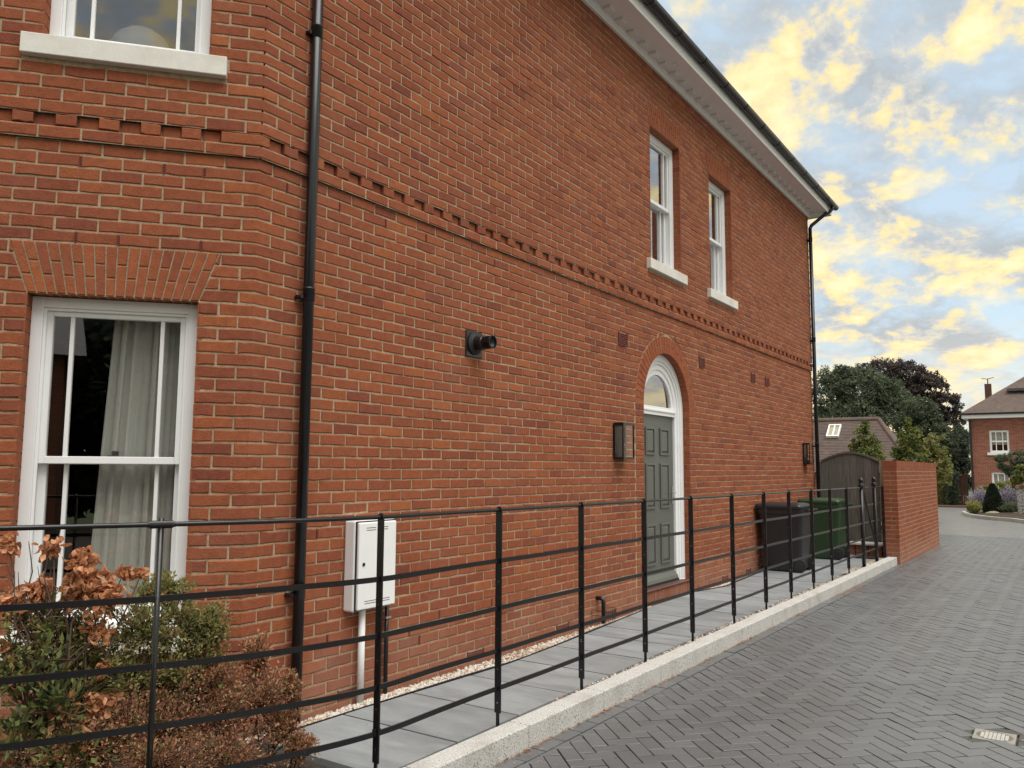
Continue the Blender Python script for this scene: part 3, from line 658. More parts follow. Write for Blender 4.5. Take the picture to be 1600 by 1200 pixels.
# voussoirs of the flat arches and the door ring (joined with the rest of the field)
def quad_brick(mb, P4, off, fn, depth=.05, tint=None):
    cx_, cz_ = sum(p[0] for p in P4)/4, sum(p[1] for p in P4)/4; c = .0035
    vs = [fn(p[0], p[1], off-depth) for p in P4] + [fn(p[0], p[1], off-.003) for p in P4]
    for p in P4:
        d = math.hypot(p[0]-cx_, p[1]-cz_); k = 1-c*1.3/max(d, .01); vs.append(fn(cx_+(p[0]-cx_)*k, cz_+(p[1]-cz_)*k, off+R.gauss(0, .0006)))
    fs = [(8, 9, 10, 11)]
    for k in range(4):
        k2 = (k+1) % 4; fs += [(k, k2, 4+k2, 4+k), (4+k, 4+k2, 8+k2, 8+k)]
    if tint is None: tint = min(1, max(0, R.gauss(.68, .16)))
    mb.add(vs, fs, tint)
def flat_arch(a, b, hi, off, nv, single=None):
    k = .105; parts = []
    for i in range(nv):
        t0, t1 = i/nv, (i+1)/nv
        lo0, lo1 = a+(b-a)*t0, a+(b-a)*t1; up0_, up1 = (a-k)+(b-a+2*k)*t0, (a-k)+(b-a+2*k)*t1
        def at(f): return lo0+(up0_-lo0)*f+.0045, lo1+(up1-lo1)*f-.0045
        cut = .62 if i % 2 else .36
        for f0, f1 in ((0.012, cut-.014), (cut+.014, .985)):
            l, r = at(f0); l2, r2 = at(f1)
            parts.append([(l, hi+HEAD*f0), (r, hi+HEAD*f0), (r2, hi+HEAD*f1), (l2, hi+HEAD*f1)])
    for p in parts:
        if single: m2 = MB(); quad_brick(m2, p, off, surf, .11); m2.build('arch_brick', brick_m, single)
        else: quad_brick(rest, p, off, surf, .11)
head = bpy.data.objects.new('window_head', None); link(head, house); WL[head.name] = WL[house.name]
flat_arch(B1[0], B1[1], B1[3], .001, 18, head)
flat_arch(W1[0], W1[1], W1[3], PROUD+.001, 17); flat_arch(W2[0], W2[1], W2[3], PROUD+.001, 17); flat_arch(B2[0], B2[1], B2[3], PROUD+.001, 18)
nr = 34
for i in range(nr):
    a0, a1 = math.pi*i/nr, math.pi*(i+1)/nr; g_ = .0035
    def pr(r, a): return (c0+r*math.cos(a), DZ+r*math.sin(a))
    for r0, r1 in (((DR, DRO-.006),) if i % 2 else ((DR, DR+.098), (DR+.105, DRO-.006))):
        quad_brick(rest, [pr(r0, a0+g_/r0), pr(r1, a0+g_/r1), pr(r1, a1-g_/r1), pr(r0, a1-g_/r0)], .0015, surf, .12)
tag(rest.build('brick_field', brick_m, wall), kind='stuff')
# window and door reveals (brick returns)
def reveal(a, b, lo, hi, f, d0=-.0, depth=.10, arch=False):
    mb = MB(); rb = MB()
    k = int(round(lo/CZ))
    while k*CZ < hi-.01:
        z0, z1 = k*CZ+.005, min((k+1)*CZ, hi)-.005
        for s_, sg in ((a, 1), (b, -1)):
            o = surf(s_, 0, f); ox, oy = o[0], o[1]
            dirn = Vector((0, 1, 0)) if s_ > 0 else -DV
            nrm = Vector((1, 0, 0)) if s_ > 0 else NV
            spl = (depth*.55 if k % 2 else depth+.01)
            for n0, n1 in ((-spl+.004, -.002), (-depth-.02, -spl-.004)):
                if n1-n0 < .01: continue
                i0 = len(rb.v); rb.obox((ox, oy, 0), dirn, nrm, -.03 if sg > 0 else -.0018+R.gauss(0, .0006), .0018 if sg > 0 else .03, z0, z1, n0, n1)
                rb.t += [min(1, max(0, R.gauss(.5, .2)))]*(len(rb.v)-i0)
        k += 1
    for s_, sg in ((a, 1), (b, -1)):
        o = surf(s_, 0, f); dirn = Vector((0, 1, 0)) if s_ > 0 else -DV; nrm = Vector((1, 0, 0)) if s_ > 0 else NV
        mb.obox((o[0], o[1], 0), dirn, nrm, -.05 if sg > 0 else .004, -.004 if sg > 0 else .05, lo, hi, -depth-.03, -.008); mb.build('reveal_mortar', mortar_m, house); mb = MB()
    tag(rb.build('reveal_bricks', brick_m, house), kind='stuff')
for o, f in ((W1, PROUD), (W2, PROUD), (B1, 0), (B2, PROUD)): reveal(*o, f)
reveal(c0-DR, c0+DR, .075, DZ, 0)
for o, f in ((W1, PROUD), (W2, PROUD), (B1, 0), (B2, PROUD)):      # lintel soffit above each opening
    nrm = Vector((1, 0, 0)) if o[0] > 0 else NV; d = Vector((0, 1, 0)) if o[0] > 0 else -DV
    base = surf(o[0], 0, 0)
    MB().obox(base, d, nrm, 0, o[1]-o[0], o[3]+.004, o[3]+.05, -.2, f-.02).build('lintel', brick_m if False else mortar_m, house)

# ---- inner shell
FP = [(0, YC), (0, YE), (-7.5, YE), (-7.5, 1.60)]; be = CO+DV*1.95
def shell(x0, x1, y0, y1, z0, z1, mm, name):
    mb = MB(); mb.add([(x0, y0, z0), (x1, y0, z0), (x1, y1, z0), (x0, y1, z0), (x0, y0, z1), (x1, y0, z1), (x1, y1, z1), (x0, y1, z1)],
           [(0, 1, 2, 3), (7, 6, 5, 4), (3, 2, 6, 7), (0, 3, 7, 4), (1, 0, 4, 5)]); return mb.build(name, mm, house)
def fpslab(z0, z1, mm, name):
    pts = [(-.12, YC+.05), (-.12, YE-.02), (-7.5, YE-.02), (-7.5, 1.62), (be.x+.02, be.y+.02), (-.14, YC-.02)]
    pts = [(-.115, YC), (-.115, YE-.02), (-7.5, YE-.02), (-7.5, be.y), (be.x-.087, be.y+.075)]
    k = len(pts); mb = MB(); mb.add([(a, b, z0) for a, b in pts]+[(a, b, z1) for a, b in pts], [tuple(range(k))[::-1], tuple(range(k, 2*k))]+[(i, (i+1) % k, (i+1) % k+k, i+k) for i in range(k)])
    return mb.build(name, mm, house)
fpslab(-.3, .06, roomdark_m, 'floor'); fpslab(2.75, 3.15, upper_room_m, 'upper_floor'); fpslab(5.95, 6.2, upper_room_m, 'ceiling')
mb = MB(); mb.box(-7.7, -7.5, be.y-.1, YE, -.35, ZT); mb.build('rear_wall', fbrick_m, house)
mb = MB(); mb.box(-7.5, .0-.02, YE-.02, YE-.002, -.35, ZT); mb.build('end_wall', fbrick_m, house)
mb = MB(); mb.box(-7.5, be.x-.01, be.y-.12, be.y-.003, -.35, ZT); mb.build('front_wall', fbrick_m, house)
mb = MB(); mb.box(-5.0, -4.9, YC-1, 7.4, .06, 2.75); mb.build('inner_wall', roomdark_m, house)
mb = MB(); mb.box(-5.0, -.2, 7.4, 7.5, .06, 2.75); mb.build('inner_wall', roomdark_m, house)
mb = MB(); mb.box(-4.2, -.2, 6.3, 6.4, 3.15, 5.95); mb.build('inner_wall', upper_room_m, house)
mb = MB(); mb.box(-3.2, -3.1, 7.5, 15.7, 3.15, 5.95); mb.build('inner_wall', upper_room_m, house)
mb = MB(); mb.box(-2.5, -.2, 10.1, 10.18, 3.15, 5.95); mb.build('inner_wall', upper_room_m, house)
mb = MB(); mb.box(-4.5, -4.4, 2.0, 6.3, 3.15, 5.95); mb.build('inner_wall', upper_room_m, house)

# ---- sash windows
def sash_window(o, f, zm, name='sash_window'):
    a, b, lo, hi = o; base = surf(a, 0, 0); d = Vector((0, 1, 0)) if a > 0 else -DV; nrm = Vector((1, 0, 0)) if a > 0 else NV
    Wd = b-a; F = f-.095
    win = bpy.data.objects.new(name, None); link(win, house); WL[win.name] = WL[house.name]
    q = MB()
    for (a0, a1) in ((.001, .062), (Wd-.062, Wd-.001)): q.obox(base, d, nrm, a0, a1, lo, hi-.001, F-.14, F)
    q.obox(base, d, nrm, .0, Wd, hi-.062, hi-.001, F-.14, F-.001); q.obox(base, d, nrm, 0, Wd, lo, lo+.035, F-.16, F+.03)
    for (a0, a1) in ((.062, .078), (Wd-.078, Wd-.062)): q.obox(base, d, nrm, a0, a1, lo+.035, hi-.062, F-.03, F-.012)
    q.obox(base, d, nrm, .078, Wd-.078, hi-.078, hi-.062, F-.03, F-.012)
    q.build('frame', white_m, win, bevel=.003)
    for nm, z0, z1, n0, n1, rb, rt in (('upper_sash', zm-.02, hi-.062, F-.075, F-.032, .042, .045), ('lower_sash', lo+.035, zm+.018, F-.125, F-.08, .075, .04)):
        q = MB(); st = .045; A0, A1 = .064, Wd-.064
        q.obox(base, d, nrm, A0, A0+st, z0, z1, n0, n1); q.obox(base, d, nrm, A1-st, A1, z0, z1, n0, n1)
        q.obox(base, d, nrm, A0+st, A1-st, z0, z0+rb, n0, n1+.002); q.obox(base, d, nrm, A0+st, A1-st, z1-rt, z1, n0, n1+.0005)
        gi0, gi1 = A0+st, A1-st; mg = (gi1-gi0)*.145
        for c_ in (gi0+mg, gi1-mg): q.obox(base, d, nrm, c_-.011, c_+.011, z0+rb, z1-rt, n0+.008, n1-.003)
        sh = q.build(nm, white_m, win, bevel=.003)
        for c0_, c1_ in ((gi0, gi0+mg-.011), (gi0+mg+.011, gi1-mg-.011), (gi1-mg+.011, gi1)):
            g = MB(); P = lambda aa, z: tuple(Vector(base)+d*aa+nrm*((n0+n1)/2)+Vector((0, 0, z)))
            g.add([P(c0_, z0+rb), P(c1_, z0+rb), P(c1_, z1-rt), P(c0_, z1-rt)], [(0, 1, 2, 3)])
            g.build('pane', glass_m, win)
    q = MB(); q.obox(base, d, nrm, Wd*.5-.03, Wd*.5+.03, zm+.018, zm+.03, F-.11, F-.085); q.obox(base, d, nrm, Wd*.5-.008, Wd*.5+.03, zm+.03, zm+.055, F-.105, F-.09); q.build('latch', chrome_m, win)
    sx = .105
    q = MB(); q.obox(base, d, nrm, -sx, Wd+sx, lo-.125, lo-.004, f-.2, f+.045); q.obox(base, d, nrm, .004, Wd-.004, lo-.006, lo+.004, f-.2, f-.05)
    q.build('sill', stone_m, win, bevel=.006)
    return win
sash_window(B1, 0, 1.465); sash_window(B2, PROUD, 4.85); sash_window(W1, PROUD, 4.72); sash_window(W2, PROUD, 4.72)

# ---- door
dr = bpy.data.objects.new('door', None); link(dr, house); WL[dr.name] = WL[house.name]
FX = -.085
def DP(y, z, x): return (x, YC+y, z)
def arc_band(mb, r0, r1, x0, x1, zb=None, nn=32):
    """arched band open below: x0 back, x1 front; legs run down to zb"""
    sec = []
    if zb is not None: sec.append((1, 0, zb))
    for i in range(nn+1):
        a = math.pi*i/nn; sec.append((math.cos(a), math.sin(a), None))
    if zb is not None: sec.append((-1, 0, zb))
    vs = []
    for c_, s_, z in sec:
        for r, x in ((r0, x0), (r1, x0), (r1, x1), (r0, x1)):
            vs.append(DP(c0+r*c_, (DZ+r*s_) if z is None else z, x))
    fs = []
    for i in range(len(sec)-1):
        for k in range(4): fs.append((i*4+k, i*4+(k+1) % 4, (i+1)*4+(k+1) % 4, (i+1)*4+k))
    fs += [(0, 1, 2, 3), tuple(4*(len(sec)-1)+k for k in (3, 2, 1, 0))]
    mb.add(vs, fs)
q = MB(); FR = DR-.002
arc_band(q, FR-.085, FR, FX-.12, FX, .076); arc_band(q, FR-.12, FR-.085, FX-.12, FX-.018, .076); arc_band(q, FR-.185, FR-.12, FX-.12, FX-.035, .076)
JW = FR-.185      # inner half width of the frame
q.box(FX-.12, FX-.03, YC+c0-JW-.03, YC+c0+JW+.03, DZ-.075, DZ+.03); q.box(FX-.12, FX-.015, YC+c0-JW-.01, YC+c0+JW+.01, DZ-.03, DZ-.005)
q.build('door_frame', white_m, dr, bevel=.004)
q = MB(); arc_band(q, JW-.06, JW+.01, FX-.1, FX-.05, DZ+.02, 28); q.build('fanlight_frame', white_m, dr)
g = MB(); vs = [DP(c0, DZ+.03, FX-.07)]; nn = 24
for i in range(nn+1): a = math.pi*i/nn; vs.append(DP(c0+(JW-.05)*math.cos(a), DZ+.03+(JW-.05)*math.sin(a), FX-.07))
g.add(vs, [(0, i, i+1) for i in range(1, nn+1)]); g.build('fanlight_pane', glass_m, dr)
# leaf with six raised and fielded panels
L0, L1, LZ0, LZ1 = c0-JW+.003, c0+JW-.003, .105, DZ-.078
q = MB(); q.box(FX-.11, FX-.065, YC+L0, YC+L1, LZ0, LZ1); leaf = q.build('door_leaf', door_m, dr)
wl = L1-L0; pw = wl*.27
for cx_ in (wl*.285, wl*.715):
    for z0, z1 in ((LZ0+.20, LZ0+.68), (LZ0+.86, LZ0+1.40), (LZ0+1.50, LZ0+1.83)):
        a0, a1 = YC+L0+cx_-pw/2, YC+L0+cx_+pw/2
        q = MB(); t = .026; X0, X1 = FX-.065, FX-.047
        q.box(X0, X1, a0, a0+t, z0, z1); q.box(X0, X1, a1-t, a1, z0, z1); q.box(X0, X1-.0003, a0+t, a1-t, z0, z0+t); q.box(X0, X1-.0003, a0+t, a1-t, z1-t, z1)
        i0, i1, y0, y1 = a0+t+.028, a1-t-.028, z0+t+.028, z1-t-.028
        q.add([(X0, a0+t, z0+t), (X0, a1-t, z0+t), (X0, a1-t, z1-t), (X0, a0+t, z1-t), (X0+.013, i0, y0), (X0+.013, i1, y0), (X0+.013, i1, y1), (X0+.013, i0, y1)],
              [(4, 5, 6, 7), (0, 1, 5, 4), (1, 2, 6, 5), (2, 3, 7, 6), (3, 0, 4, 7)])
        q.build('panel', door_m, dr, bevel=.003)
q = MB(); q.add([(FX-.065, YC+L0, LZ0), (FX-.01, YC+L0, LZ0), (FX-.02, YC+L0, LZ0+.035), (FX-.065, YC+L0, LZ0+.085), (FX-.065, YC+L1, LZ0), (FX-.01, YC+L1, LZ0), (FX-.02, YC+L1, LZ0+.035), (FX-.065, YC+L1, LZ0+.085)],
      [(0, 1, 2, 3), (7, 6, 5, 4), (1, 5, 6, 2), (2, 6, 7, 3), (0, 4, 5, 1)]); q.build('weather_bar', door_m, dr)
q = MB(); q.box(FX-.12, FX-.005, YC+c0-JW, YC+c0+JW, .077, .103); q.build('threshold', gap_m, dr)
q = MB(); q.box(FX-.063, FX-.058, YC+L1-.062, YC+L1-.03, LZ0+.9, LZ0+1.12); q.tube([(FX-.06, YC+L1-.046, LZ0+1.04), (FX-.015, YC+L1-.046, LZ0+1.04), (FX-.01, YC+L1-.06, LZ0+1.04), (FX-.01, YC+L1-.15, LZ0+1.04)], .009, 8); q.build('handle', chrome_m, dr)
q = MB(); q.add([DP(c0-DR+.001, .062, -.25), DP(c0+DR-.001, .062, -.25), DP(c0+DR-.001, .062, .018), DP(c0-DR+.001, .062, .018), DP(c0-DR+.001, .082, -.25), DP(c0+DR-.001, .082, -.25), DP(c0+DR-.001, .072, .018), DP(c0-DR+.001, .072, .018)],
      [(0, 1, 2, 3), (7, 6, 5, 4), (3, 2, 6, 7), (0, 3, 7, 4), (1, 5, 6, 2)])
q.build('door_sill', mat('brown_sill_tile', (0.10, 0.042, 0.034), 0.6, noise=.2, nscale=12), dr, bevel=.003)
# arch soffit (intrados) brick return
q = MB()
for i in range(nr):
    a0, a1 = math.pi*i/nr+.005, math.pi*(i+1)/nr-.005
    i0 = len(q.v); r = DR
    q.add([DP(c0+r*math.cos(a), DZ+r*math.sin(a), x) for x in (0.0, -.12) for a in (a0, a1)] + [DP(c0+(r+.05)*math.cos(a), DZ+(r+.05)*math.sin(a), x) for x in (0.0, -.12) for a in (a0, a1)],
          [(0, 1, 3, 2), (4, 5, 1, 0), (2, 3, 7, 6)], R.uniform(.4, .8))
tag(q.build('arch_soffit', brick_m, house), kind='stuff')
q = MB(); arc_band(q, DR+.004, DR+.05, -.13, -.009); q.build('arch_mortar', mortar_m, house)

# ---- air bricks and weep vents
for (a, b, lo, hi) in VENTS:
    q = MB(); low = hi < .1; p0 = YC+a+.004; p1 = YC+b-.004; xo = .001 if low else .012
    q.box(-.05, -.012, p0, p1, lo+.004, hi-.004)
    nrow = 4 if low else 7; hh = (hi-lo-.008)/nrow
    for i in range(nrow): q.box(-.02, xo, p0+.003, p1-.003, lo+.004+i*hh, lo+.004+(i+.5)*hh)
    for yy_ in (p0, p1-.008): q.box(-.02, xo+.001, yy_, yy_+.008, lo+.004, hi-.004)
    q.build('air_brick', terra_m, house)
for (s_, z) in [(-.2015, 3.15), (-.4265-.225, 3.15), (-1.10, 3.15), (.105, 3.15), (-.302, 2.70), (-.752, 2.70), (-1.0, 2.70), (.555, 3.15), (1.005, 3.15), (1.455, 3.15), (2.355, 3.15), (.5, .99), (.95, .99), (1.33, .99), (.42, .15), (.72, .33), (1.85, .33), (1.40, .24), (1.62, .18), (2.55, .33)]:
    ku = round(z/CZ); z0 = ku*CZ
    ph = (.2174 if ku % 2 == 0 else .105) if s_ > 0 else (-.089 if ku % 2 == 0 else -.2015)
    s_ = ph + .225*round((s_-ph)/.225)
    q = MB(); base = surf(s_, 0, 0); d = Vector((0, 1, 0)) if s_ > 0 else -DV; nrm = Vector((1, 0, 0)) if s_ > 0 else NV
    for i in range(5): q.obox(base, d, nrm, -.0055, .0055, z0+.006+i*.0125, z0+.0135+i*.0125, -.02, .0025)
    q.obox(base, d, nrm, -.0055, .0055, z0+.005, z0+.069, -.02, -.004)
    q.build('weep_vent', terra_m, house)

# ---- eaves: soffit, modillions, fascia, roof
EX = .37
q = MB(); q.box(-.2, EX, YC-.2, YE+.30, ZT+.004, ZT+.02); q.build('soffit', soffit_m, house)
q = MB(); P_ = [(0.0, -.075), (.03, -.075), (.036, -.05), (.06, -.028), (.068, 0.0), (0, 0)]
k = len(P_); q.add([(PROUD+a, YC, ZT+b) for a, b in P_]+[(PROUD+a, YE+.02, ZT+b) for a, b in P_], [(i, (i+1) % k, (i+1) % k+k, i+k) for i in range(k)]+[tuple(range(k)), tuple(range(k, 2*k))[::-1]]); q.build('cornice_moulding', soffit_m, house)
y_ = 3.35
while y_ < YE+.1:
    q = MB(); q.box(PROUD+.06, PROUD+.16, y_-.055, y_+.055, ZT-.03, ZT+.008); q.build('modillion', soffit_m, house, bevel=.01); y_ += .292
q = MB(); q.box(EX, EX+.022, YC-.2, YE+.32, ZT-.012, ZT+.165); q.build('fascia', white_m, house, bevel=.003)
q = MB(); q.box(-3.5, EX-.002, YE+.30, YE+.322, ZT-.012, ZT+.165); q.build('fascia', white_m, house)
q = MB(); q.box(-3.5, -.2, YE, YE+.3, ZT+.004, ZT+.02); q.build('soffit', soffit_m, house)
RI = 2.6
q = MB(); q.add([(EX+.09, YC-.2, ZT+.19), (EX+.09, YE+.40, ZT+.19), (-3.75, YE-3.6, ZT+.19+RI), (-3.75, YC-.2, ZT+.19+RI), (-7.9, YE+.4, ZT+.19), (-7.9, YC-.2, ZT+.19),
      (EX+.09, YC-.2, ZT+.165), (EX+.09, YE+.40, ZT+.165), (-7.9, YE+.4, ZT+.165), (-7.9, YC-.2, ZT+.165), (be.x-.2, be.y-.3, ZT+.19), (-7.9, be.y-.3, ZT+.19), (be.x-.2, be.y-.3, ZT+.165), (-7.9, be.y-.3, ZT+.165)],
      [(0, 1, 2, 3), (1, 4, 2), (2, 4, 5, 3), (6, 7, 1, 0), (7, 8, 4, 1), (9, 8, 7, 6), (3, 10, 0), (3, 5, 11, 10), (10, 11, 13, 12), (13, 9, 6, 12), (0, 10, 12, 6)]); q.build('roof', slate_m, house)
y_ = YC
q = MB()
while y_ < YE+.38:
    q.add([(EX+.02, y_+.004, ZT+.205), (EX+.115, y_+.004, ZT+.192), (EX+.115, y_+.161, ZT+.192), (EX+.02, y_+.161, ZT+.205), (EX+.02, y_+.004, ZT+.218), (EX+.118, y_+.004, ZT+.206), (EX+.118, y_+.161, ZT+.206), (EX+.02, y_+.161, ZT+.218)],
          [(0, 3, 2, 1), (4, 5, 6, 7), (0, 1, 5, 4), (1, 2, 6, 5), (2, 3, 7, 6), (3, 0, 4, 7)]); y_ += .165
q.build('eaves_tiles', slate_m, house)
for yl in (11.6, 13.98, 9.0):
    q = MB(); q.lathe((.25, yl, ZT-.004), [(.0, .006), (.034, .006), (.036, 0), (.044, 0), (.046, .008)], 20); dl = q.build('downlight', white_m, house)

# ---- gutter and downpipes
gut = thing('roof_gutter', 'black half round gutter running along the eaves of the near house', 'gutter', (EX+.08, YC, ZT+.1))
q = MB(); n = 10; gx, gz, gr = EX+.082, ZT+.165, .058
ring = [(gx+gr*math.cos(a), gz+gr*math.sin(a)) for a in [math.pi+math.pi*i/n for i in range(n+1)]]
ring2 = [(gx+(gr-.005)*math.cos(a), gz+(gr-.005)*math.sin(a)) for a in [2*math.pi-math.pi*i/n for i in range(n+1)]]
rg_ = ring+ring2; k = len(rg_)
q.add([(a, YC-.3, b) for a, b in rg_]+[(a, YE+.42, b) for a, b in rg_], [(i, (i+1) % k, (i+1) % k+k, i+k) for i in range(k)]+[tuple(range(k))[::-1], tuple(range(k, 2*k))]); q.build('trough', black_m, gut, smooth=False)
q = MB(); q.add([(gx, YE+.415, gz)]+[(a, YE+.415, b) for a, b in ring], [(0, i, i+1) for i in range(1, n+1)]); q.build('stop_end', black_m, gut)
y_ = 3.9
while y_ < YE:
    q = MB(); g2 = gr+.006
    rr = [(gx+g2*math.cos(a), gz+g2*math.sin(a)) for a in [math.pi+math.pi*i/8 for i in range(9)]]+[(gx+(gr-.001)*math.cos(a), gz+(gr-.001)*math.sin(a)) for a in [2*math.pi-math.pi*i/8 for i in range(9)]]
    k = len(rr); q.add([(a, y_-.018, b) for a, b in rr]+[(a, y_+.018, b) for a, b in rr], [(i, (i+1) % k, (i+1) % k+k, i+k) for i in range(k)]+[tuple(range(k))[::-1], tuple(range(k, 2*k))]); q.build('bracket', black_m, gut); y_ += .78

def downpipe(label, Yp, Xp, r, zb, zt, collars, swan=None):
    t = thing('downpipe', label, 'pipe', (Xp, Yp, zb), 'black rainwater downpipes')
    q = MB(); q.tube([(Xp, Yp, zb), (Xp, Yp, zt)] if not swan else [(Xp, Yp, zb), (Xp, Yp, zt)], r, 20, True); q.build('pipe', black_m, t, smooth=False).data.polygons.foreach_set('use_smooth', [True]*20+[False]*2)
    for zc in collars:
        q = MB(); q.lathe((Xp, Yp, zc), [(r+.001, -.045), (r+.0035, -.043), (r+.0035, .03), (r+.0055, .032), (r+.0055, .043), (r+.001, .045)], 20); q.build('collar', black_m, t, smooth=True)
        q = MB(); q.box(PROUD if zc > 3.4 else 0, Xp, Yp-.012, Yp+.012, zc-.03, zc-.008); q.box(0.012, .03, Yp-r-.032, Yp+r+.032, zc-.03, zc-.008); q.build('clip', black_m, t)
        q = MB(); q.tube([(.0, Yp-r-.02, zc-.02), (.06, Yp-r-.02, zc-.02)], .013, 8); q.build('clip_bolt', black_m, t)
    if swan:
        q = MB(); q.tube(swan, r, 14); q.build('swan_neck', black_m, t, smooth=True)
    return t
downpipe('thick black downpipe on the brick corner beside the big ground floor window', 3.462, .058, .034, -.1, 6.5, (.68, 2.52, 4.27))
downpipe('thin black downpipe with swan neck at the far end of the house', 15.86, .075, .034, -.1, 6.02, (1.9, 3.9, 5.85),
         [(.075, 15.86, 6.0), (.075, 15.86, 6.06), (.10, 15.87, 6.12), (.33, 15.98, 6.33), (.40, 16.03, 6.38), (EX+.082, 16.06, 6.44), (EX+.082, 16.06, 6.5)])

# ---- meter box, pipes
t = thing('meter_box', 'white wall mounted meter box beside the thick black downpipe', 'meter box', (0, 4.08, .5))
q = MB(); q.box(0, .095, 3.885, 4.27, .495, 1.085); q.build('housing', meter_m, t, bevel=.012)
q = MB(); q.box(.098, .122, 3.90, 4.256, .508, 1.072); dm = q.build('cover', meter_m, t, bevel=.008)
for z in (1.035, 1.02, .56, .545):
    for a, b in ((3.965, 4.055), (4.085, 4.17)) if z > .9 else ((3.96, 4.2),):
        q = MB(); q.box(.1215, .1227, a, b, z-.002, z+.002); q.build('vent_slot', gap_m, t)  # thin black strip stands in for the shade inside a slot
q = MB(); q.lathe((.122, 3.945, .80), [(.012, 0), (.012, .004), (.006, .005)], 12, 'x'); q.build('lock', gap_m, t)
q = MB(); q.box(.0945, .0985, 3.892, 4.264, .5, 1.08); q.build('door_gap', gap_m, t)  # black slab stands in for the shade between housing and cover
q = MB(); q.tube([(.045, 4.02, -.13), (.045, 4.02, .5)], .023, 14); one('supply_pipe', 'white plastic pipe running from the meter box down into the gravel', 'pipe', q, meter_m, smooth=True)
t = thing('cable_conduit', 'thin black conduit on the wall under the right side of the meter box', 'pipe', (.03, 4.27, -.13))
q = MB(); q.tube([(.03, 4.275, -.13), (.03, 4.275, .5)], .015, 12); q.build('tube', black_m, t, smooth=True)
q = MB(); q.box(0, .05, 4.25, 4.30, .40, .415); q.build('saddle', chrome_m, t)
# short waste pipe with wire cage near the door
t = thing('waste_pipe', 'short bent black waste pipe low on the wall left of the grey door', 'pipe', (.07, 7.35, -.1))
q = MB(); q.tube([(-.01, 7.36, .15), (.05, 7.36, .15), (.07, 7.36, .14), (.075, 7.36, .11), (.075, 7.36, -.1)], .021, 12); q.build('bend', black_m, t, smooth=True)
q = MB()
for yy_ in (7.24, 7.48):
    for xx_ in (.01, .14): q.tube([(xx_, yy_, -.1), (xx_, yy_, .05)], .0025, 5)
for z in (-.05, 0, .05):
    q.tube([(.01, 7.24, z), (.14, 7.24, z), (.14, 7.48, z), (.01, 7.48, z)], .002, 5)
for i in range(6):
    yy_ = 7.24+.04*i+.02; q.tube([(.14, yy_, -.1), (.14, yy_, .05)], .0018, 5)
q.build('wire_cage', iron_m, t)
# ---- flue
t = thing('boiler_flue', 'black boiler flue terminal with square plate sticking out of the wall', 'flue', (0, 5.27, 2.45))
q = MB(); q.box(0, .012, 5.163, 5.378, 2.335, 2.55); q.build('wall_plate', black_m, t, bevel=.003)
q = MB(); q.lathe((.012, 5.27, 2.445), [(.092, 0), (.092, .012), (.074, .022), (.066, .03)], 24, 'x'); q.build('collar', rubber_m, t, smooth=False)
q = MB(); q.lathe((.03, 5.27, 2.445), [(.056, 0), (.056, .075), (.050, .08), (.050, .095)], 24, 'x'); q.build('outer_tube', black_m, t)
for xx_ in (.125, .140, .155):
    q = MB(); q.lathe((xx_, 5.27, 2.445), [(.054, 0), (.054, .007)], 24, 'x'); q.build('ring', black_m, t)
for a in range(6):
    an = a*math.pi/3; q = MB(); yy_, z_ = 5.27+.046*math.cos(an), 2.445+.046*math.sin(an); q.box(.10, .19, yy_-.006, yy_+.006, z_-.006, z_+.006); q.build('rib', black_m, t)
q = MB(); n = 24
vs = []
for (r, x_) in ((.034, .1), (.034, .17), (.052, .175), (.055, .20), (.049, .20), (.044, .182), (.02, .165)):
    for kk in range(n): a = 2*math.pi*kk/n; vs.append((x_, 5.27+r*math.cos(a), 2.445+r*math.sin(a)))
fs = [(i*n+kk, i*n+(kk+1) % n, (i+1)*n+(kk+1) % n, (i+1)*n+kk) for i in range(6) for kk in range(n)]+[tuple(6*n+kk for kk in range(n))]
q.add(vs, fs); q.build('terminal_cone', black_m, t)

# ---- wall lanterns
def lantern(label, y0):
    t = thing('wall_lantern', label, 'wall light', (0, y0+.13, 1.55), 'box lanterns on the side wall'); y1 = y0+.26; z0, z1, X0, X1 = 1.545, 1.915, .0, .125
    q = MB(); q.box(0, .012, y0, y1, z0, z1); q.build('backplate', iron_m, t)
    q = MB(); b_ = .014
    for yy_ in (y0, y1-b_):
        for xx_ in (.012, X1-b_): q.box(xx_, xx_+b_, yy_, yy_+b_, z0, z1)
    for z in (z0, z1-b_):
        q.box(X1-b_+.0002, X1-.0002, y0+b_, y1-b_, z, z+b_)
        for yy_ in (y0, y1-b_): q.box(.026, X1-b_, yy_+.0002, yy_+b_-.0002, z, z+b_)
    q.build('frame', iron_m, t)
    q = MB(); q.box(.012, X1, y0, y1, z1, z1+.008); q.build('top', iron_m, t)
    q = MB(); q.box(.012, X1, y0, y1, z0-.006, z0); q.build('base', iron_m, t)
    for vs in ([(X1-.007, y0+b_, z0+b_), (X1-.007, y1-b_, z0+b_), (X1-.007, y1-b_, z1-b_), (X1-.007, y0+b_, z1-b_)], [(.02, y0+.007, z0+b_), (X1-b_, y0+.007, z0+b_), (X1-b_, y0+.007, z1-b_), (.02, y0+.007, z1-b_)], [(.02, y1-.007, z0+b_), (X1-b_, y1-.007, z0+b_), (X1-b_, y1-.007, z1-b_), (.02, y1-.007, z1-b_)]):
        q = MB(); q.add(vs, [(0, 1, 2, 3)]); q.build('pane', glass_lamp_m, t)
    yc = (y0+y1)/2
    q = MB(); q.lathe((.065, yc, z0), [(.02, 0), (.02, .06), (.016, .065)], 14); q.build('lamp_holder', iron_m, t)
    q = MB(); q.lathe((.065, yc, z0+.065), [(.012, 0), (.02, .02), (.027, .05), (.022, .085), (.006, .1)], 14); q.build('bulb', glass_lamp_m, t, smooth=True)
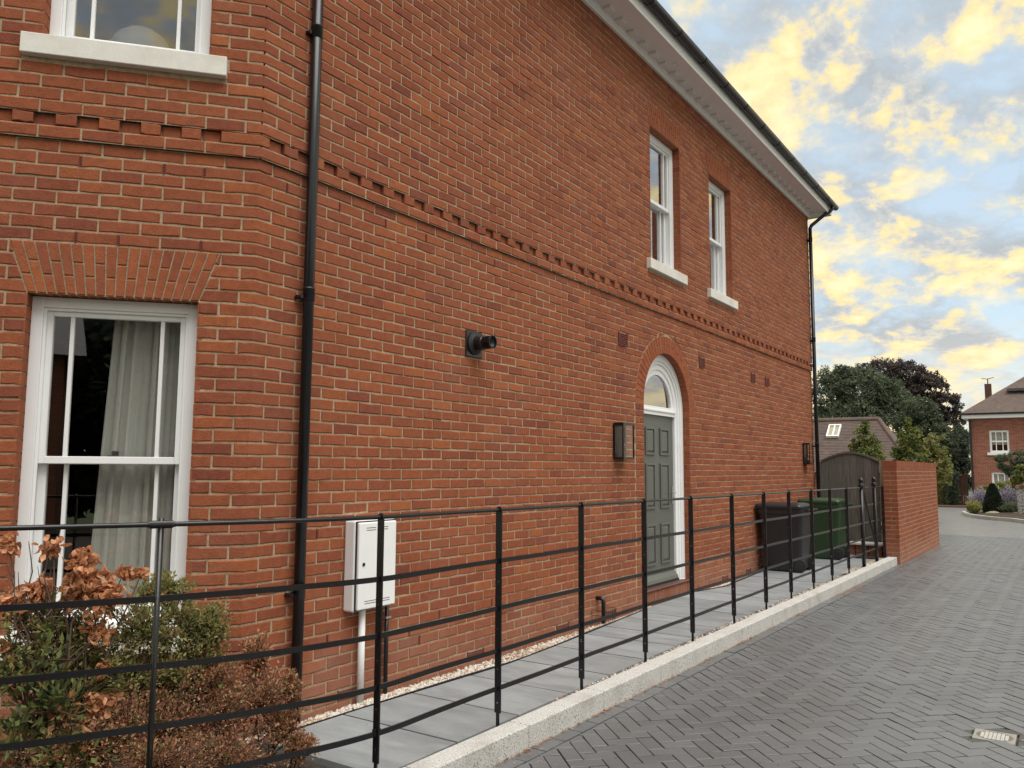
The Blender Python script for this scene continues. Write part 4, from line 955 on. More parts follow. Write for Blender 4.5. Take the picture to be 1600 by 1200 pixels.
lantern('black box lantern with clear glass left of the arched grey door', 7.73)
lantern('black box lantern at the far end of the wall near the thin downpipe', 15.13)

# ------------------------------------------------------------------ curtains, room things
def curtain(label, s0, s1, z0, z1, offc, flare=0.0):
    q = MB(); n = 90; nz = 8; vs = []
    for iz in range(nz+1):
        tz = iz/nz; z = z1+(z0-z1)*tz
        for i in range(n+1):
            u = i/n; lo = s0-flare*tz*(1-u); s_ = lo+(s1-lo)*u
            ph = u*2*math.pi*9.5+.5*math.sin(u*11)
            o = offc+.022*math.sin(ph)*(1+.3*math.sin(u*17))+.006*math.sin(ph*2.3+tz*2)
            vs.append(surf(s_+.006*math.sin(ph*1.7), z, o))
    fs = [(a*(n+1)+b, a*(n+1)+b+1, (a+1)*(n+1)+b+1, (a+1)*(n+1)+b) for a in range(nz) for b in range(n)]
    q.add(vs, fs); return one('curtain', label, 'curtain', q, curtain_m, smooth=True)
curtain('pale pleated linen curtain hanging behind the right side of the ground floor window', -.80, -.28, .12, 2.62, -.275, .11)
t = thing('table_lamp', 'pale domed lamp shade standing just inside the upper left window', 'lamp', (-1.38, 3.10, 3.15))
q = MB(); q.lathe((-1.38, 3.10, 4.22), [(.235, 0), (.235, .10), (.215, .19), (.17, .27), (.10, .325), (.02, .345)], 36); q.build('shade', lamp_m, t, smooth=True)
q = MB(); q.lathe((-1.38, 3.10, 3.15), [(.16, 0), (.16, .02), (.02, .04), (.018, 1.07)], 20); q.build('stand', iron_m, t)

# ------------------------------------------------------------------ estate railing
rail = thing('estate_railing', 'long black estate railing with flat posts and five rails along the kerb', 'railing', (1.22, 3.9, -.06))
POSTS = [2.945, 3.925, 4.875, 5.842, 6.762, 7.771, 8.738, 9.638, 10.586, 11.498, 12.437]
RZ = (.9, .632, .395, .19)
path = [(-1.5, -1.2), (-.9, -.55), (-.35, .18), (.14, .78), (.55, 1.34), (.90, 1.98), (1.12, 2.52)] + [(fx(y), y) for y in (2.945, 3.4, 3.925, 4.875, 5.842, 6.762, 7.771, 8.738, 9.638, 10.586, 11.498, 12.437, 13.41)]
def smooth_path(P, n=6):
    out = []
    for i in range(len(P)-1):
        p0, p1, p2, p3 = (Vector(P[max(i-1, 0)]), Vector(P[i]), Vector(P[i+1]), Vector(P[min(i+2, len(P)-1)]))
        for k in range(n):
            t_ = k/n; out.append(.5*((2*p1)+(p2-p0)*t_+(2*p0-5*p1+4*p2-p3)*t_*t_+(3*p1-p0-3*p2+p3)*t_**3))
    out.append(Vector(P[-1])); return out
SP = smooth_path(path)
def topz(Y): return 1.192-.0022*(max(Y, 2)-4)
q = MB(); q.tube([(p.x, p.y, topz(p.y)) for p in SP], .0105, 10); q.build('rail', iron_m, rail, smooth=True)
for z in RZ:
    q = MB(); q.strip([(p.x, p.y, .0015*math.sin(p.y*5+z*9)+(-.006 if z < .3 else 0)) for p in SP], .004, z-.0125, z+.0125); q.build('rail', iron_m, rail)
def tangent(x, y):
    k = min(range(len(SP)), key=lambda i: (SP[i].x-x)**2+(SP[i].y-y)**2); a, b = SP[max(k-1, 0)], SP[min(k+1, len(SP)-1)]; return (b-a).normalized()
def post(x, y, parent, h=None, w_=.041, th=.0085, foot=True):
    tn = tangent(x, y); d = Vector((tn.x, tn.y, 0)); n = Vector((tn.y, -tn.x, 0)); h = h or topz(y)+.02
    q = MB(); w_ *= R.uniform(.98, 1.02)
    o = (x, y, 0); lean = 0
    # rounded head
    prof = [(-w_/2, .05), (w_/2, .05)] + [(w_/2*math.cos(a), h-w_/2+w_/2*math.sin(a)) for a in [math.pi*i/8 for i in range(9)]]
    k = len(prof); P = lambda a, z, e: tuple(Vector(o)+n*a+d*e+Vector((0, 0, z)))
    q.add([P(a, z, -th/2) for a, z in prof]+[P(a, z, th/2) for a, z in prof], [tuple(range(k))[::-1], tuple(range(k, 2*k))]+[(i, (i+1) % k, (i+1) % k+k, i+k) for i in range(k)])
    q.obox(o, d, n, -th/2+.0005, th/2-.0005, -.2, .05, -.010, .010)
    po = q.build('post', iron_m, parent)
    for z in (.78, .52, .29, .11, .30):
        zz_ = z+R.uniform(-.005, .005); q = MB(); q.obox(o, d, n, -th/2-.0015, th/2+.0015, zz_-.003, zz_+.003, -.003, .003)
        if R.random() < .9: q.build('bolt_head', chrome_m, po)
    for z in RZ:
        q = MB(); q.obox(o, d, n, -.02, .02, z-.016, z+.016, -.0075, .0075)
        if R.random() < .35: q.build('wedge', iron_m, po)
for y in POSTS: post(fx(y), y, rail)
# round jointed post at the bend
x_, y_ = .90, 1.98
q = MB(); q.tube([(x_, y_, -.25), (x_, y_, 1.222)], .0115, 10); po = q.build('post', iron_m, rail, smooth=True)
tn = tangent(x_, y_)
q = MB(); c_ = Vector((x_, y_, topz(y_))); dd = Vector((tn.x, tn.y, 0)); q.tube([c_-dd*.055, c_-dd*.045, c_-dd*.0449, c_+dd*.045, c_+dd*.0449, c_+dd*.055], [.012, .012, .0165, .0165, .012, .012], 12); q.build('sleeve', iron_m, po)
for px_, py_ in ((.32, 1.01), (-.30, .25)): post(px_, py_, rail)

# pedestrian gate with two ball finials
gt = thing('railing_gate', 'black iron pedestrian gate between two ball topped posts', 'gate', (1.32, 13.9, -.06))
def finial_post(label, y, z1):
    t = thing('gate_post', label, 'gate post', (fx(y), y, -.06), 'ball topped gate posts')
    X = fx(y); q = MB(); q.lathe((X, y, -.25), [(.028, 0), (.028, z1+.25-.16)], 14); q.build('shaft', iron_m, t, smooth=True)
    zb = z1-.16; q = MB(); q.lathe((X, y, zb), [(.028, 0), (.042, .006), (.046, .022), (.036, .034), (.040, .044), (.026, .056), (.018, .066), (.03, .078), (.037, .098), (.037, .108), (.03, .13), (.015, .145), (.003, .150)], 18); q.build('finial', iron_m, t, smooth=True)
    q = MB(); q.box(X-.015, X+.015, y-.07 if 'right' in label else y, y if 'right' in label else y+.07, z1-.24, z1-.205); q.build('hinge_lug', iron_m, t)
finial_post('left hand ball topped black gate post beyond the green bin', 13.41, 1.335)
finial_post('right hand ball topped black gate post nearer the brick boundary wall', 14.35, 1.345)
ga, gb = 13.46, 14.30
q = MB(); q.tube([(fx(ga), ga, 1.165), (fx(gb), gb, 1.165)], .010, 8); q.build('rail', iron_m, gt, smooth=True)
for z in RZ: q = MB(); q.strip([(fx(ga), ga), (fx(gb), gb)], .004, z-.012, z+.012); q.build('rail', iron_m, gt)
for y in (ga, gb): q = MB(); q.box(fx(y)-.018, fx(y)+.018, y-.006, y+.006, .05, 1.19); q.build('stile', iron_m, gt)
q = MB(); q.strip([(fx(ga)+.007, ga, 0), (fx(gb)+.007, gb, 0)], .005, 0, .02)
q = MB(); A_ = Vector((fx(ga)+.012, ga, 1.14)); B_ = Vector((fx(gb)+.012, gb, .2)); q.tube([A_, B_], .012, 6); q.build('brace', iron_m, gt)
lastp = thing('railing_end', 'short end panel of black railing fixed against the brick boundary wall', 'railing', (fx(15), 14.7, -.06))
post(fx(15.0), 15.0, lastp)
q = MB(); q.tube([(fx(14.4), 14.4, 1.165), (fx(15), 15.0, 1.165)], .010, 8); q.build('rail', iron_m, lastp)
for z in RZ: q = MB(); q.strip([(fx(14.4), 14.4), (fx(15.), 15.0)], .004, z-.012, z+.012); q.build('rail', iron_m, lastp)

# ------------------------------------------------------------------ boundary wall
bw = thing('boundary_wall', 'low red brick boundary wall with brick on edge coping beside the driveway', 'wall', (1.44, 15.07, -.2))
XA, XB, YA, YB = 1.335, 1.552, 15.07, 19.95
q = MB(); q.box(XA+.004, XB-.004, YA+.004, YB-.004, -.4, 1.578); q.build('mortar_core', mortar_m, bw)
q = MB()
fE = lambda s_, z, o: (XA+s_, YA-o, z)
fR = lambda s_, z, o: (XB+o, YA+s_, z)
k = -4
while (k+1)*CZ <= 1.502:
    z0, z1 = k*CZ+.0068, (k+1)*CZ-.0068
    if k % 2: cuts = [(.0, XB-XA)]
    else: cuts = [(0, .105), (.112, XB-XA)]
    for a, b in cuts: quad_brick(q, [(a+.0, z0), (b, z0), (b, z1), (a, z1)], 0, fE, .06, min(1, max(0, R.gauss(.45, .2))))
    s_ = 0 if k % 2 else -.1125
    while s_ < YB-YA:
        a, b = max(s_, 0)+(.0 if s_ <= 0 else .006), min(s_+.225, YB-YA)-.006
        if b-a > .03: quad_brick(q, [(a, z0), (b, z0), (b, z1), (a, z1)], .0005, fR, .05, min(1, max(0, R.gauss(.42, .22))))
        s_ += .225
    k += 1
s_ = 0
while s_ < YB-YA-.03:
    e_ = min(s_+.075, YB-YA)-.004
    i0 = len(q.v); q.box(XA-.002, XB+.002, YA+s_-(.002 if s_ == 0 else -.004), YA+e_, 1.50, 1.603+R.gauss(0, .0015)); q.t += [min(1, max(0, R.gauss(.45, .2)))]*8; s_ += .075
tag(q.build('wall_bricks', brick_m, bw), kind='stuff')

# ------------------------------------------------------------------ garden gate with arched top, step
gg = thing('garden_gate', 'weathered grey timber garden gate with arched top beside the house', 'gate', (.6, 16.05, 0))
X0, X1 = .10, 1.10; nb = 8; bwid = (X1-X0)/nb
def gtop(x_): u = (x_-X0)/(X1-X0)*2-1; return 1.60+.155*(math.cos(u*1.45)-math.cos(1.45))/(1-math.cos(1.45))
for i in range(nb):
    a, b = X0+i*bwid+.0015, X0+(i+1)*bwid-.0015; dy_ = R.uniform(-.003, .003); q = MB()
    xs_ = [a, (a+b)/2, b]; vs = [(x_, 16.03+dy_, .1) for x_ in xs_]+[(x_, 16.03+dy_, gtop(x_)) for x_ in xs_]+[(x_, 16.055+dy_, .1) for x_ in xs_]+[(x_, 16.055+dy_, gtop(x_)) for x_ in xs_]
    q.add(vs, [(0, 1, 4, 3), (1, 2, 5, 4), (7, 6, 9, 10), (8, 7, 10, 11), (3, 4, 10, 9), (4, 5, 11, 10), (0, 3, 9, 6), (2, 8, 11, 5)]); q.build('board', wood_m, gg)
q = MB(); n = 14; xs_ = [X0+(X1-X0)*i/n for i in range(n+1)]
for i in range(n):
    a, b = xs_[i], xs_[i+1]; q.add([(a, 16.01, gtop(a)-.01), (b, 16.01, gtop(b)-.01), (b, 16.01, gtop(b)+.025), (a, 16.01, gtop(a)+.025), (a, 16.07, gtop(a)-.01), (b, 16.07, gtop(b)-.01), (b, 16.07, gtop(b)+.025), (a, 16.07, gtop(a)+.025)], [(0, 1, 2, 3), (7, 6, 5, 4), (3, 2, 6, 7), (0, 4, 5, 1)])
q.build('arched_rail', wood_m, gg)
for z in (.35, 1.3): q = MB(); q.box(X0, X1, 16.056, 16.09, z, z+.1); q.build('ledge', wood_m, gg)
one('timber_post', 'pale brown timber post between the garden gate and the brick boundary wall', 'post', MB().box(1.115, 1.215, 16.0, 16.1, -.1, 1.62), wood2_m)
one('timber_post', 'dark grey timber post between the garden gate and the house corner', 'post', MB().box(.02, .095, 16.0, 16.1, -.1, 1.6), wood_m)
t = thing('gate_step', 'small brick step with pale stone top below the arched garden gate', 'step', (1.0, 15.8, -.06))
q = MB(); s_ = 0
while s_ < .68:
    for kz in range(3):
        i0 = len(q.v); q.box(.62+s_+.004, .62+min(s_+.105, .7)-.004, 15.62, 15.98, -.08+kz*.066+.003, -.08+(kz+1)*.066-.003); q.t += [R.uniform(.1, .5)]*8
    s_ += .1125
tag(q.build('brick_course', brick_m, t), kind='stuff')
q = MB(); q.box(.60, 1.33, 15.59, 16.0, .12, .155); q.build('tread', stone_m, t, bevel=.005)

# ------------------------------------------------------------------ wheelie bins
def wheelie_bin(label, X, Y, mm, H=.98, yawd=0):
    """front towards -X, wheels and handle towards +X; X, Y is the centre of the base"""
    t = thing('wheelie_bin', label, 'bin', (X, Y, PZ), 'wheelie bins by the wall')
    def ring(z, dx0, dx1, hy, r=.05, n=5):
        out = []
        for (cx_, cy_, a0) in ((dx1-r, hy-r, 0), (dx0+r, hy-r, 90), (dx0+r, -hy+r, 180), (dx1-r, -hy+r, 270)):
            for i in range(n): a = rad(a0+90*i/(n-1)); out.append((X+cx_+r*math.cos(a), Y+cy_+r*math.sin(a), z))
        return out
    zs = [(0.02, -.22, .24, .215), (.1, -.23, .25, .222), (.16, -.235, .29, .226), (H-.14, -.315, .345, .275), (H-.13, -.33, .36, .288), (H-.06, -.335, .362, .29)]
    q = MB(); vs = []; 
    for z, a, b, h in zs: vs += ring(PZ+z, a, b, h)
    k = 20; fs = [tuple(range(k))[::-1], tuple((len(zs)-1)*k+i for i in range(k))]
    for r_ in range(len(zs)-1): fs += [(r_*k+i, r_*k+(i+1) % k, (r_+1)*k+(i+1) % k, (r_+1)*k+i) for i in range(k)]
    q.add(vs, fs); q.build('body', mm, t)
    zs = [(H-.055, -.355, .33, .302), (H-.02, -.36, .335, .304), (H+.005, -.345, .32, .29), (H+.028, -.25, .25, .2)]
    q = MB(); vs = []
    for z, a, b, h in zs: vs += ring(PZ+z, a, b, h)
    fs = [tuple(range(k))[::-1], tuple((len(zs)-1)*k+i for i in range(k))]
    for r_ in range(len(zs)-1): fs += [(r_*k+i, r_*k+(i+1) % k, (r_+1)*k+(i+1) % k, (r_+1)*k+i) for i in range(k)]
    q.add(vs, fs); lid = q.build('lid', mm, t)
    q = MB(); q.box(X-.40, X-.345, Y-.12, Y+.12, PZ+H-.035, PZ+H-.01); q.build('lid_handle', mm, t, bevel=.006)
    q = MB(); q.tube([(X+.415, Y-.25, PZ+H-.07), (X+.415, Y+.25, PZ+H-.07)], .015, 10); 
    for yy_ in (-.24, -.08, .08, .24): q.box(X+.33, X+.42, Y+yy_-.012, Y+yy_+.012, PZ+H-.10, PZ+H-.055)
    q.build('handle', mm, t)
    for yy_ in (-.25, .205):
        q = MB(); q.lathe((X+.26, Y+yy_, PZ+.10), [(.06, 0), (.098, .004), (.1, .012), (.1, .036), (.098, .044), (.06, .048)], 24, 'y'); wh = q.build('wheel', rubber_m, t)
        q = MB(); q.lathe((X+.26, Y+yy_-.003, PZ+.10), [(.05, 0), (.055, .002), (.055, .052), (.05, .054)], 18, 'y'); q.build('hub', bin_black_m, wh)
    q = MB(); q.tube([(X+.26, Y-.22, PZ+.1), (X+.26, Y+.22, PZ+.1)], .011, 8); q.build('axle', iron_m, t)
    q = MB(); q.box(X+.20, X+.285, Y-.195, Y+.195, PZ+.05, PZ+.2); q.build('axle_housing', mm, t)
wheelie_bin('black wheelie bin standing against the brick wall in front of the green one', .375, 12.58, bin_black_m)
wheelie_bin('dark green wheelie bin standing before the arched garden gate', .42, 14.75, bin_green_m, .99)
t = thing('brown_stick', 'thin brown rusty tool leaning on the wall between the two bins', 'stick', (.25, 13.7, PZ))  # thin curved brown stick, not known to be a garden implement
q = MB(); q.tube([(.04, 13.55, .78), (.12, 13.62, .5), (.24, 13.72, .1), (.27, 13.74, PZ+.02)], .011, 7); q.build('shaft', twig_m, t, smooth=True)
q = MB(); q.box(.2, .42, 13.70, 13.78, PZ+.001, PZ+.02); q.build('foot_bar', twig_m, t)

# ------------------------------------------------------------------ inspection cover
t = thing('inspection_cover', 'small pale square inspection cover with round patterned lid set in the paving', 'drain cover', (DC[0], DC[1], ROAD))
ca = rad(0); hw = .108
q = MB(); n = 32
sqp = []
for i in range(n):
    a = 2*math.pi*i/n; c_, s_ = math.cos(a), math.sin(a); k = hw/max(abs(c_), abs(s_)); sqp.append((DC[0]+c_*k, DC[1]+s_*k))
cir = [(DC[0]+  .094*math.cos(2*math.pi*i/n), DC[1]+.094*math.sin(2*math.pi*i/n)) for i in range(n)]
vs = [(a, b, ROAD-.001) for a, b in sqp]+[(a, b, ROAD-.001) for a, b in cir]+[(a, b, ROAD-.02) for a, b in sqp]+[(a, b, ROAD-.008) for a, b in cir]
fs = []
for i in range(n):
    j = (i+1) % n; fs += [(i, j, n+j, n+i), (2*n+i, 2*n+j, j, i), (n+i, n+j, 3*n+j, 3*n+i)]
q.add(vs, fs); q.build('frame', iron_cover_m, t)
q = MB(); q.lathe((DC[0], DC[1], ROAD-.012), [(.092, 0), (.092, .010), (.09, .011)], 32); q.build('lid', mat('cover_groove', (0.16, 0.14, 0.11), .8), t)
q = MB()
for i in range(-4, 5):
    for j in range(-4, 5):
        a, b = i*.021, j*.021
        if math.hypot(a, b) < .080: q.box(DC[0]+a-.0085, DC[0]+a+.0085, DC[1]+b-.0085, DC[1]+b+.0085, ROAD-.006, ROAD)
q.build('lid_studs', mat('worn_galvanised', (0.5, 0.49, 0.46), .55, noise=.15, nscale=50), t)
q = MB()
sandp = [(-.15, -.15), (.15, -.15), (.15, .15), (-.15, .15)]
for (a, b, c_, d_) in ((-.20, -.122, -.2, .2), (.122, .20, -.2, .2), (-.119, .119, -.2, -.122), (-.119, .119, .122, .2)):
    n0 = len(q.v); q.box(DC[0]+a, DC[0]+b, DC[1]+c_, DC[1]+d_, ROAD-.03, ROAD-.004)
q.build('bedding', mat('concrete_haunch', (0.085, 0.084, 0.082), 0.9, noise=.25, nscale=40, bump=.4, bscale=150), t)

# ------------------------------------------------------------------ leaves and litter by the kerb
def leaf_quad(mb, p, d, n, L_, W_, fold, tint):
    d = d.normalized(); sdv = d.cross(n)
    if sdv.length < 1e-4: sdv = d.cross(Vector((.3, .5, .8)))
    sdv.normalize(); n = sdv.cross(d)
    a = p; b = p+d*L_; m1 = p+d*L_*.45+sdv*W_*.5+n*fold*W_; m2 = p+d*L_*.45-sdv*W_*.5+n*fold*W_
    mb.add([a, m1, b, m2], [(0, 1, 2), (0, 2, 3)], tint)
def rv():
    while True:
        v = Vector((R.uniform(-1, 1), R.uniform(-1, 1), R.uniform(-1, 1)))
        if .05 < v.length < 1: return v.normalized()
q = MB()
for _ in range(900):
    Y = 3.2+abs(R.gauss(0, 3.6)) if R.random() < .7 else R.uniform(3, 14)
    if Y > 14.8: continue
    if R.random() < .35 and not (10.5 < Y < 12.5): Y = R.choice((3.98, 4.86, 5.73, 6.6, 7.5, 9.2))+R.gauss(0, .12)
    X = kx(Y)+.139+abs(R.gauss(0, .014)) if R.random() < .8 else kx(Y)+.14+abs(R.gauss(0, .12))
    a = R.uniform(0, 6.28); leaf_quad(q, Vector((X, Y, ROAD+.002+R.uniform(0, .006))), Vector((math.cos(a), math.sin(a), R.uniform(-.1, .3))), Vector((R.uniform(-.3, .3), R.uniform(-.3, .3), 1)), R.uniform(.008, .026), R.uniform(.005, .014), R.uniform(.1, .4), R.uniform(.15, .95))
for _ in range(260):
    Y = R.gauss(11.4, .5); X = kx(Y)+.15+abs(R.gauss(0, .10)); a = R.uniform(0, 6.28)
    leaf_quad(q, Vector((X, Y, ROAD+.003)), Vector((math.cos(a), math.sin(a), .05)), Vector((0, 0, 1)), R.uniform(.012, .03), R.uniform(.006, .014), .2, R.uniform(.2, .7))
for _ in range(110):      # odd bits blown over the paving and the slabs
    if R.random() < .7: X, Y, z_ = R.uniform(1.6, 4.4), R.uniform(3.2, 14), ROAD+.003
    else: X, Y, z_ = R.uniform(.35, 1.1), R.uniform(3.2, 12), PZ+.003
    a = R.uniform(0, 6.28); leaf_quad(q, Vector((X, Y, z_)), Vector((math.cos(a), math.sin(a), .05)), Vector((0, 0, 1)), R.uniform(.008, .022), R.uniform(.004, .012), .25, R.choice((.3, .6, .86, .87)))
one('leaf_litter', 'dry brown leaf litter gathered along the foot of the kerb', 'leaf litter', q, leaf_brown, kind='stuff')

# ------------------------------------------------------------------ shrubs in front of the bay
def branch_set(mb, base, tips, r0, wob=.06, n=6):
    out = []
    for tp in tips:
        P = []
        for i in range(n+1):
            u = i/n; p = base.lerp(tp, u)+Vector((0, 0, .10*math.sin(u*math.pi)))+(rv()*wob*u*(1-u)*3 if 0 < i < n else Vector((0, 0, 0))); P.append(p)
        mb.tube(P, [r0*(1-.8*i/n) for i in range(n+1)], 5, False); out.append(P)
    return out
# 1 withered shrub with large orange leaves
ws = thing('withered_shrub', 'shrub with curled orange brown dead leaves in front of the ground floor window', 'shrub', (.28, 1.86, -.09))
base = Vector((.28, 1.86, -.09)); tips = []
clusters = []
def camrel(px, py, depth):      # author helper: a point at a chosen real depth
    return CAM+(fwd*1.0+rgt*((px-800)/1273.3)-upv*((py-600)/1273.3))*depth
SPOTS = [(0.158, 1.823, 1.02, .10, 34), (.187, 1.867, .93, .13, 56), (.225, 1.925, .83, .13, 54), (.105, 1.747, .86, .10, 26), (.003, 1.601, .99, .09, 22), (-.06, 1.514, .83, .14, 30), (.215, 1.91, .64, .09, 20), (.335, 2.048, .99, .035, 7), (.375, 2.10, .96, .02, 4), (.12, 1.76, .45, .12, 18), (.245, 1.93, .42, .12, 20), (.05, 1.66, 1.08, .05, 7), (-.09, 1.46, .55, .15, 16)]
SPOTS = []
for px, py, dpt, r, cnt in ((128, 868, 3.72, .05, 22), (140, 905, 3.70, .085, 46), (165, 930, 3.68, .085, 42), (115, 925, 3.74, .07, 28), (60, 920, 3.68, .06, 22), (20, 940, 3.62, .075, 26), (78, 855, 3.70, .045, 10), (150, 985, 3.66, .055, 18), (195, 890, 3.76, .02, 6), (222, 893, 3.78, .018, 5), (12, 850, 3.66, .05, 10), (145, 1100, 3.58, .075, 20), (95, 1120, 3.56, .08, 16), (125, 1150, 3.52, .07, 12), (15, 1010, 3.58, .06, 7), (55, 1030, 3.6, .04, 5), (10, 1180, 3.45, .06, 8), (160, 1045, 3.62, .04, 6)):
    SPOTS.append((camrel(px, py, dpt), r, cnt))
wood = MB(); tips = [c for c, _, _ in SPOTS]+[camrel(95, 826, 3.75), camrel(45, 846, 3.7), camrel(90, 845, 3.75), camrel(10, 880, 3.6)]
paths = branch_set(wood, base, tips, .009, .05, 7)
for P in paths:
    for k in (3, 4, 5):
        p = P[k]; e_ = p+(rv()+Vector((0, 0, .6)))*.11; wood.tube([p, (p+e_)/2+rv()*.01, e_], [.0035, .0025, .0012], 4, False)
wood.build('stems', twig_m, ws)
leaf_meshes = []
for v in range(7):
    me = bpy.data.meshes.new('leaf'); vs = []; fs = []; nL = 6; curl = R.uniform(.3, .95)*R.choice((1, 1, -1)); cup = R.uniform(.2, .9)*R.choice((1, -1))
    for i in range(nL+1):
        u = i/nL; wd = .56*math.sin(math.pi*min(1, (u*.95+.04)**.8))**1.1*.5*(1 if u < 1 else 0)
        yy_ = math.sin(u*curl*2.4)/(curl*2.4)*1.0 if abs(curl) > .05 else u; zc = (1-math.cos(u*curl*2.4))/(curl*2.4)
        for s_, wv in ((-1, wd), (0, 0), (1, wd)): vs.append((s_*wv*(1+R.uniform(-.12, .12)), yy_, zc+cup*1.7*abs(s_)*wv+R.uniform(-.05, .05)))
    for i in range(nL):
        for k in range(2): fs.append((i*3+k, i*3+k+1, i*3+k+4, i*3+k+3))
    me.from_pydata(vs, [], fs); me.materials.append(leaf_orange); me.polygons.foreach_set('use_smooth', [True]*len(me.polygons)); leaf_meshes.append(me)
cnt_all = 0
for c, r, cnt in SPOTS:
    for _ in range(cnt):
        if cnt_all >= 300: break
        cnt_all += 1
        o = bpy.data.objects.new('leaf', R.choice(leaf_meshes)); p = c+rv()*r*R.uniform(.2, 1.1)*Vector((1, 1, 1)).length/1.732
        o.location = p-base; o.scale = [R.uniform(.038, .062)]*3
        dn = (rv()+Vector((0, 0, -.75))).normalized(); o.rotation_euler = dn.to_track_quat('Y', 'Z').to_euler(); o.rotation_euler.rotate_axis('Y', R.uniform(0, 6.28)); link(o, ws)
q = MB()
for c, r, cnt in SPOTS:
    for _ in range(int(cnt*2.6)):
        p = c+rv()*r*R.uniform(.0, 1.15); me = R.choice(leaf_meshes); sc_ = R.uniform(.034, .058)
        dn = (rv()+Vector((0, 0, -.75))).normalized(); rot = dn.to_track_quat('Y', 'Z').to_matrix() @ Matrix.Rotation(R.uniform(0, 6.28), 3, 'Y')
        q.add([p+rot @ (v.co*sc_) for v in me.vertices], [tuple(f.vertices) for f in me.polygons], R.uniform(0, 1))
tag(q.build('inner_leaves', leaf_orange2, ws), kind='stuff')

def shrub(name, label, cat, base, blobs, count, mm, leafL, asp, twigs, up=.3, tl=(0, 1), reach=1.25):
    t = thing(name, label, cat, base); base = Vector(base)
    wd = MB(); q = MB(); per = max(1, count//(len(blobs)*twigs))
    for (c, rx, ry, rz) in blobs:
        c = Vector(c); low = c-Vector((0, 0, rz*.55))
        for _ in range(3):
            b2 = base+Vector((R.uniform(-.1, .1), R.uniform(-.1, .1), 0)); b2.x += (c.x-base.x)*.6; b2.y += (c.y-base.y)*.6
            wd.tube([b2, b2.lerp(low, .5)+rv()*.03, low+rv()*.03], [.006, .0045, .003], 5, False)
        for _ in range(twigs):
            d = rv(); d.z = d.z*.8+.25; d.normalize(); a = low.lerp(c, R.random())+Vector((d.x*rx, d.y*ry, d.z*rz))*R.uniform(.0, .45)
            tp = c+Vector((d.x*rx, d.y*ry, d.z*rz))*R.uniform(.55, reach); k = (a+tp)/2+rv()*.025+Vector((0, 0, .015))
            wd.tube([a, k, tp], [.0026, .0018, .0009], 4, False); tone = R.gauss(0, .13); ax = (tp-a).normalized()
            for n_ in range(per):
                u = (n_+R.random())/per; p = (a.lerp(k, u*2) if u < .5 else k.lerp(tp, u*2-1)); sd_ = rv(); sd_ = (sd_-ax*sd_.dot(ax))
                p = p+sd_*leafL*R.uniform(.1, .9); dd = ax*R.uniform(.2, .9)+sd_*1.0+Vector((0, 0, up))
                leaf_quad(q, p, dd, rv()*.5+Vector((0, 0, 1)), leafL*R.uniform(.55, 1.3), leafL*asp*R.uniform(.7, 1.2), R.uniform(-.25, .45), min(1, max(0, R.uniform(*tl)+tone)))
    wd.build('stems', twig_m, t); tag(q.build('foliage', mm, t), kind='stuff')
    return t
shrub('green_shrub', 'green small leaved shrub behind the railing under the ground floor window', 'shrub', (.42, 2.25, -.09),
      [(camrel(285, 975, 3.95), .17, .17, .16), (camrel(225, 985, 3.85), .18, .18, .16), (camrel(110, 990, 3.8), .17, .17, .15), (camrel(300, 1040, 3.95), .16, .16, .14), (camrel(160, 1050, 3.75), .22, .2, .16), (camrel(60, 980, 3.7), .14, .14, .13), (camrel(255, 925, 4.0), .08, .08, .06), (camrel(330, 985, 4.0), .06, .06, .1), (camrel(230, 1060, 3.8), .16, .16, .13), (camrel(100, 1060, 3.65), .17, .17, .13), (camrel(280, 1085, 3.85), .12, .12, .12), (camrel(30, 1050, 3.6), .16, .16, .13)],
      22000, leaf_green, .026, .52, 62, reach=1.6)
shrub('broad_leaved_shrub', 'dark broad leaved shrub low behind the railing at the left edge', 'shrub', (.25, 1.6, -.09),
      [(camrel(40, 1040, 3.55), .2, .2, .16), (camrel(90, 1100, 3.5), .2, .2, .15), (camrel(20, 1160, 3.4), .2, .2, .12), (camrel(110, 1180, 3.4), .16, .16, .1)],
      1300, leaf_dark, .046, .5, 26)
shrub('dry_spirea', 'low bushy shrub with masses of tiny dry rust brown leaves by the slabs', 'shrub', (.68, 2.55, -.09),
      [(camrel(410, 1090, 4.0), .15, .15, .13), (camrel(350, 1110, 3.85), .19, .19, .17), (camrel(270, 1130, 3.7), .2, .2, .16), (camrel(200, 1130, 3.6), .18, .18, .12), (camrel(440, 1140, 4.05), .10, .10, .10), (camrel(400, 1030, 4.05), .06, .06, .09), (camrel(350, 1180, 3.7), .2, .2, .10), (camrel(240, 1190, 3.45), .2, .2, .10), (camrel(330, 1060, 3.9), .12, .12, .10), (camrel(455, 1080, 4.12), .03, .03, .07), (camrel(150, 1170, 3.5), .16, .16, .10), (camrel(80, 1190, 3.4), .14, .14, .10), (camrel(470, 1170, 4.0), .07, .07, .06)],
      32000, leaf_brown, .0185, .5, 120, tl=(0, .98), reach=1.65)

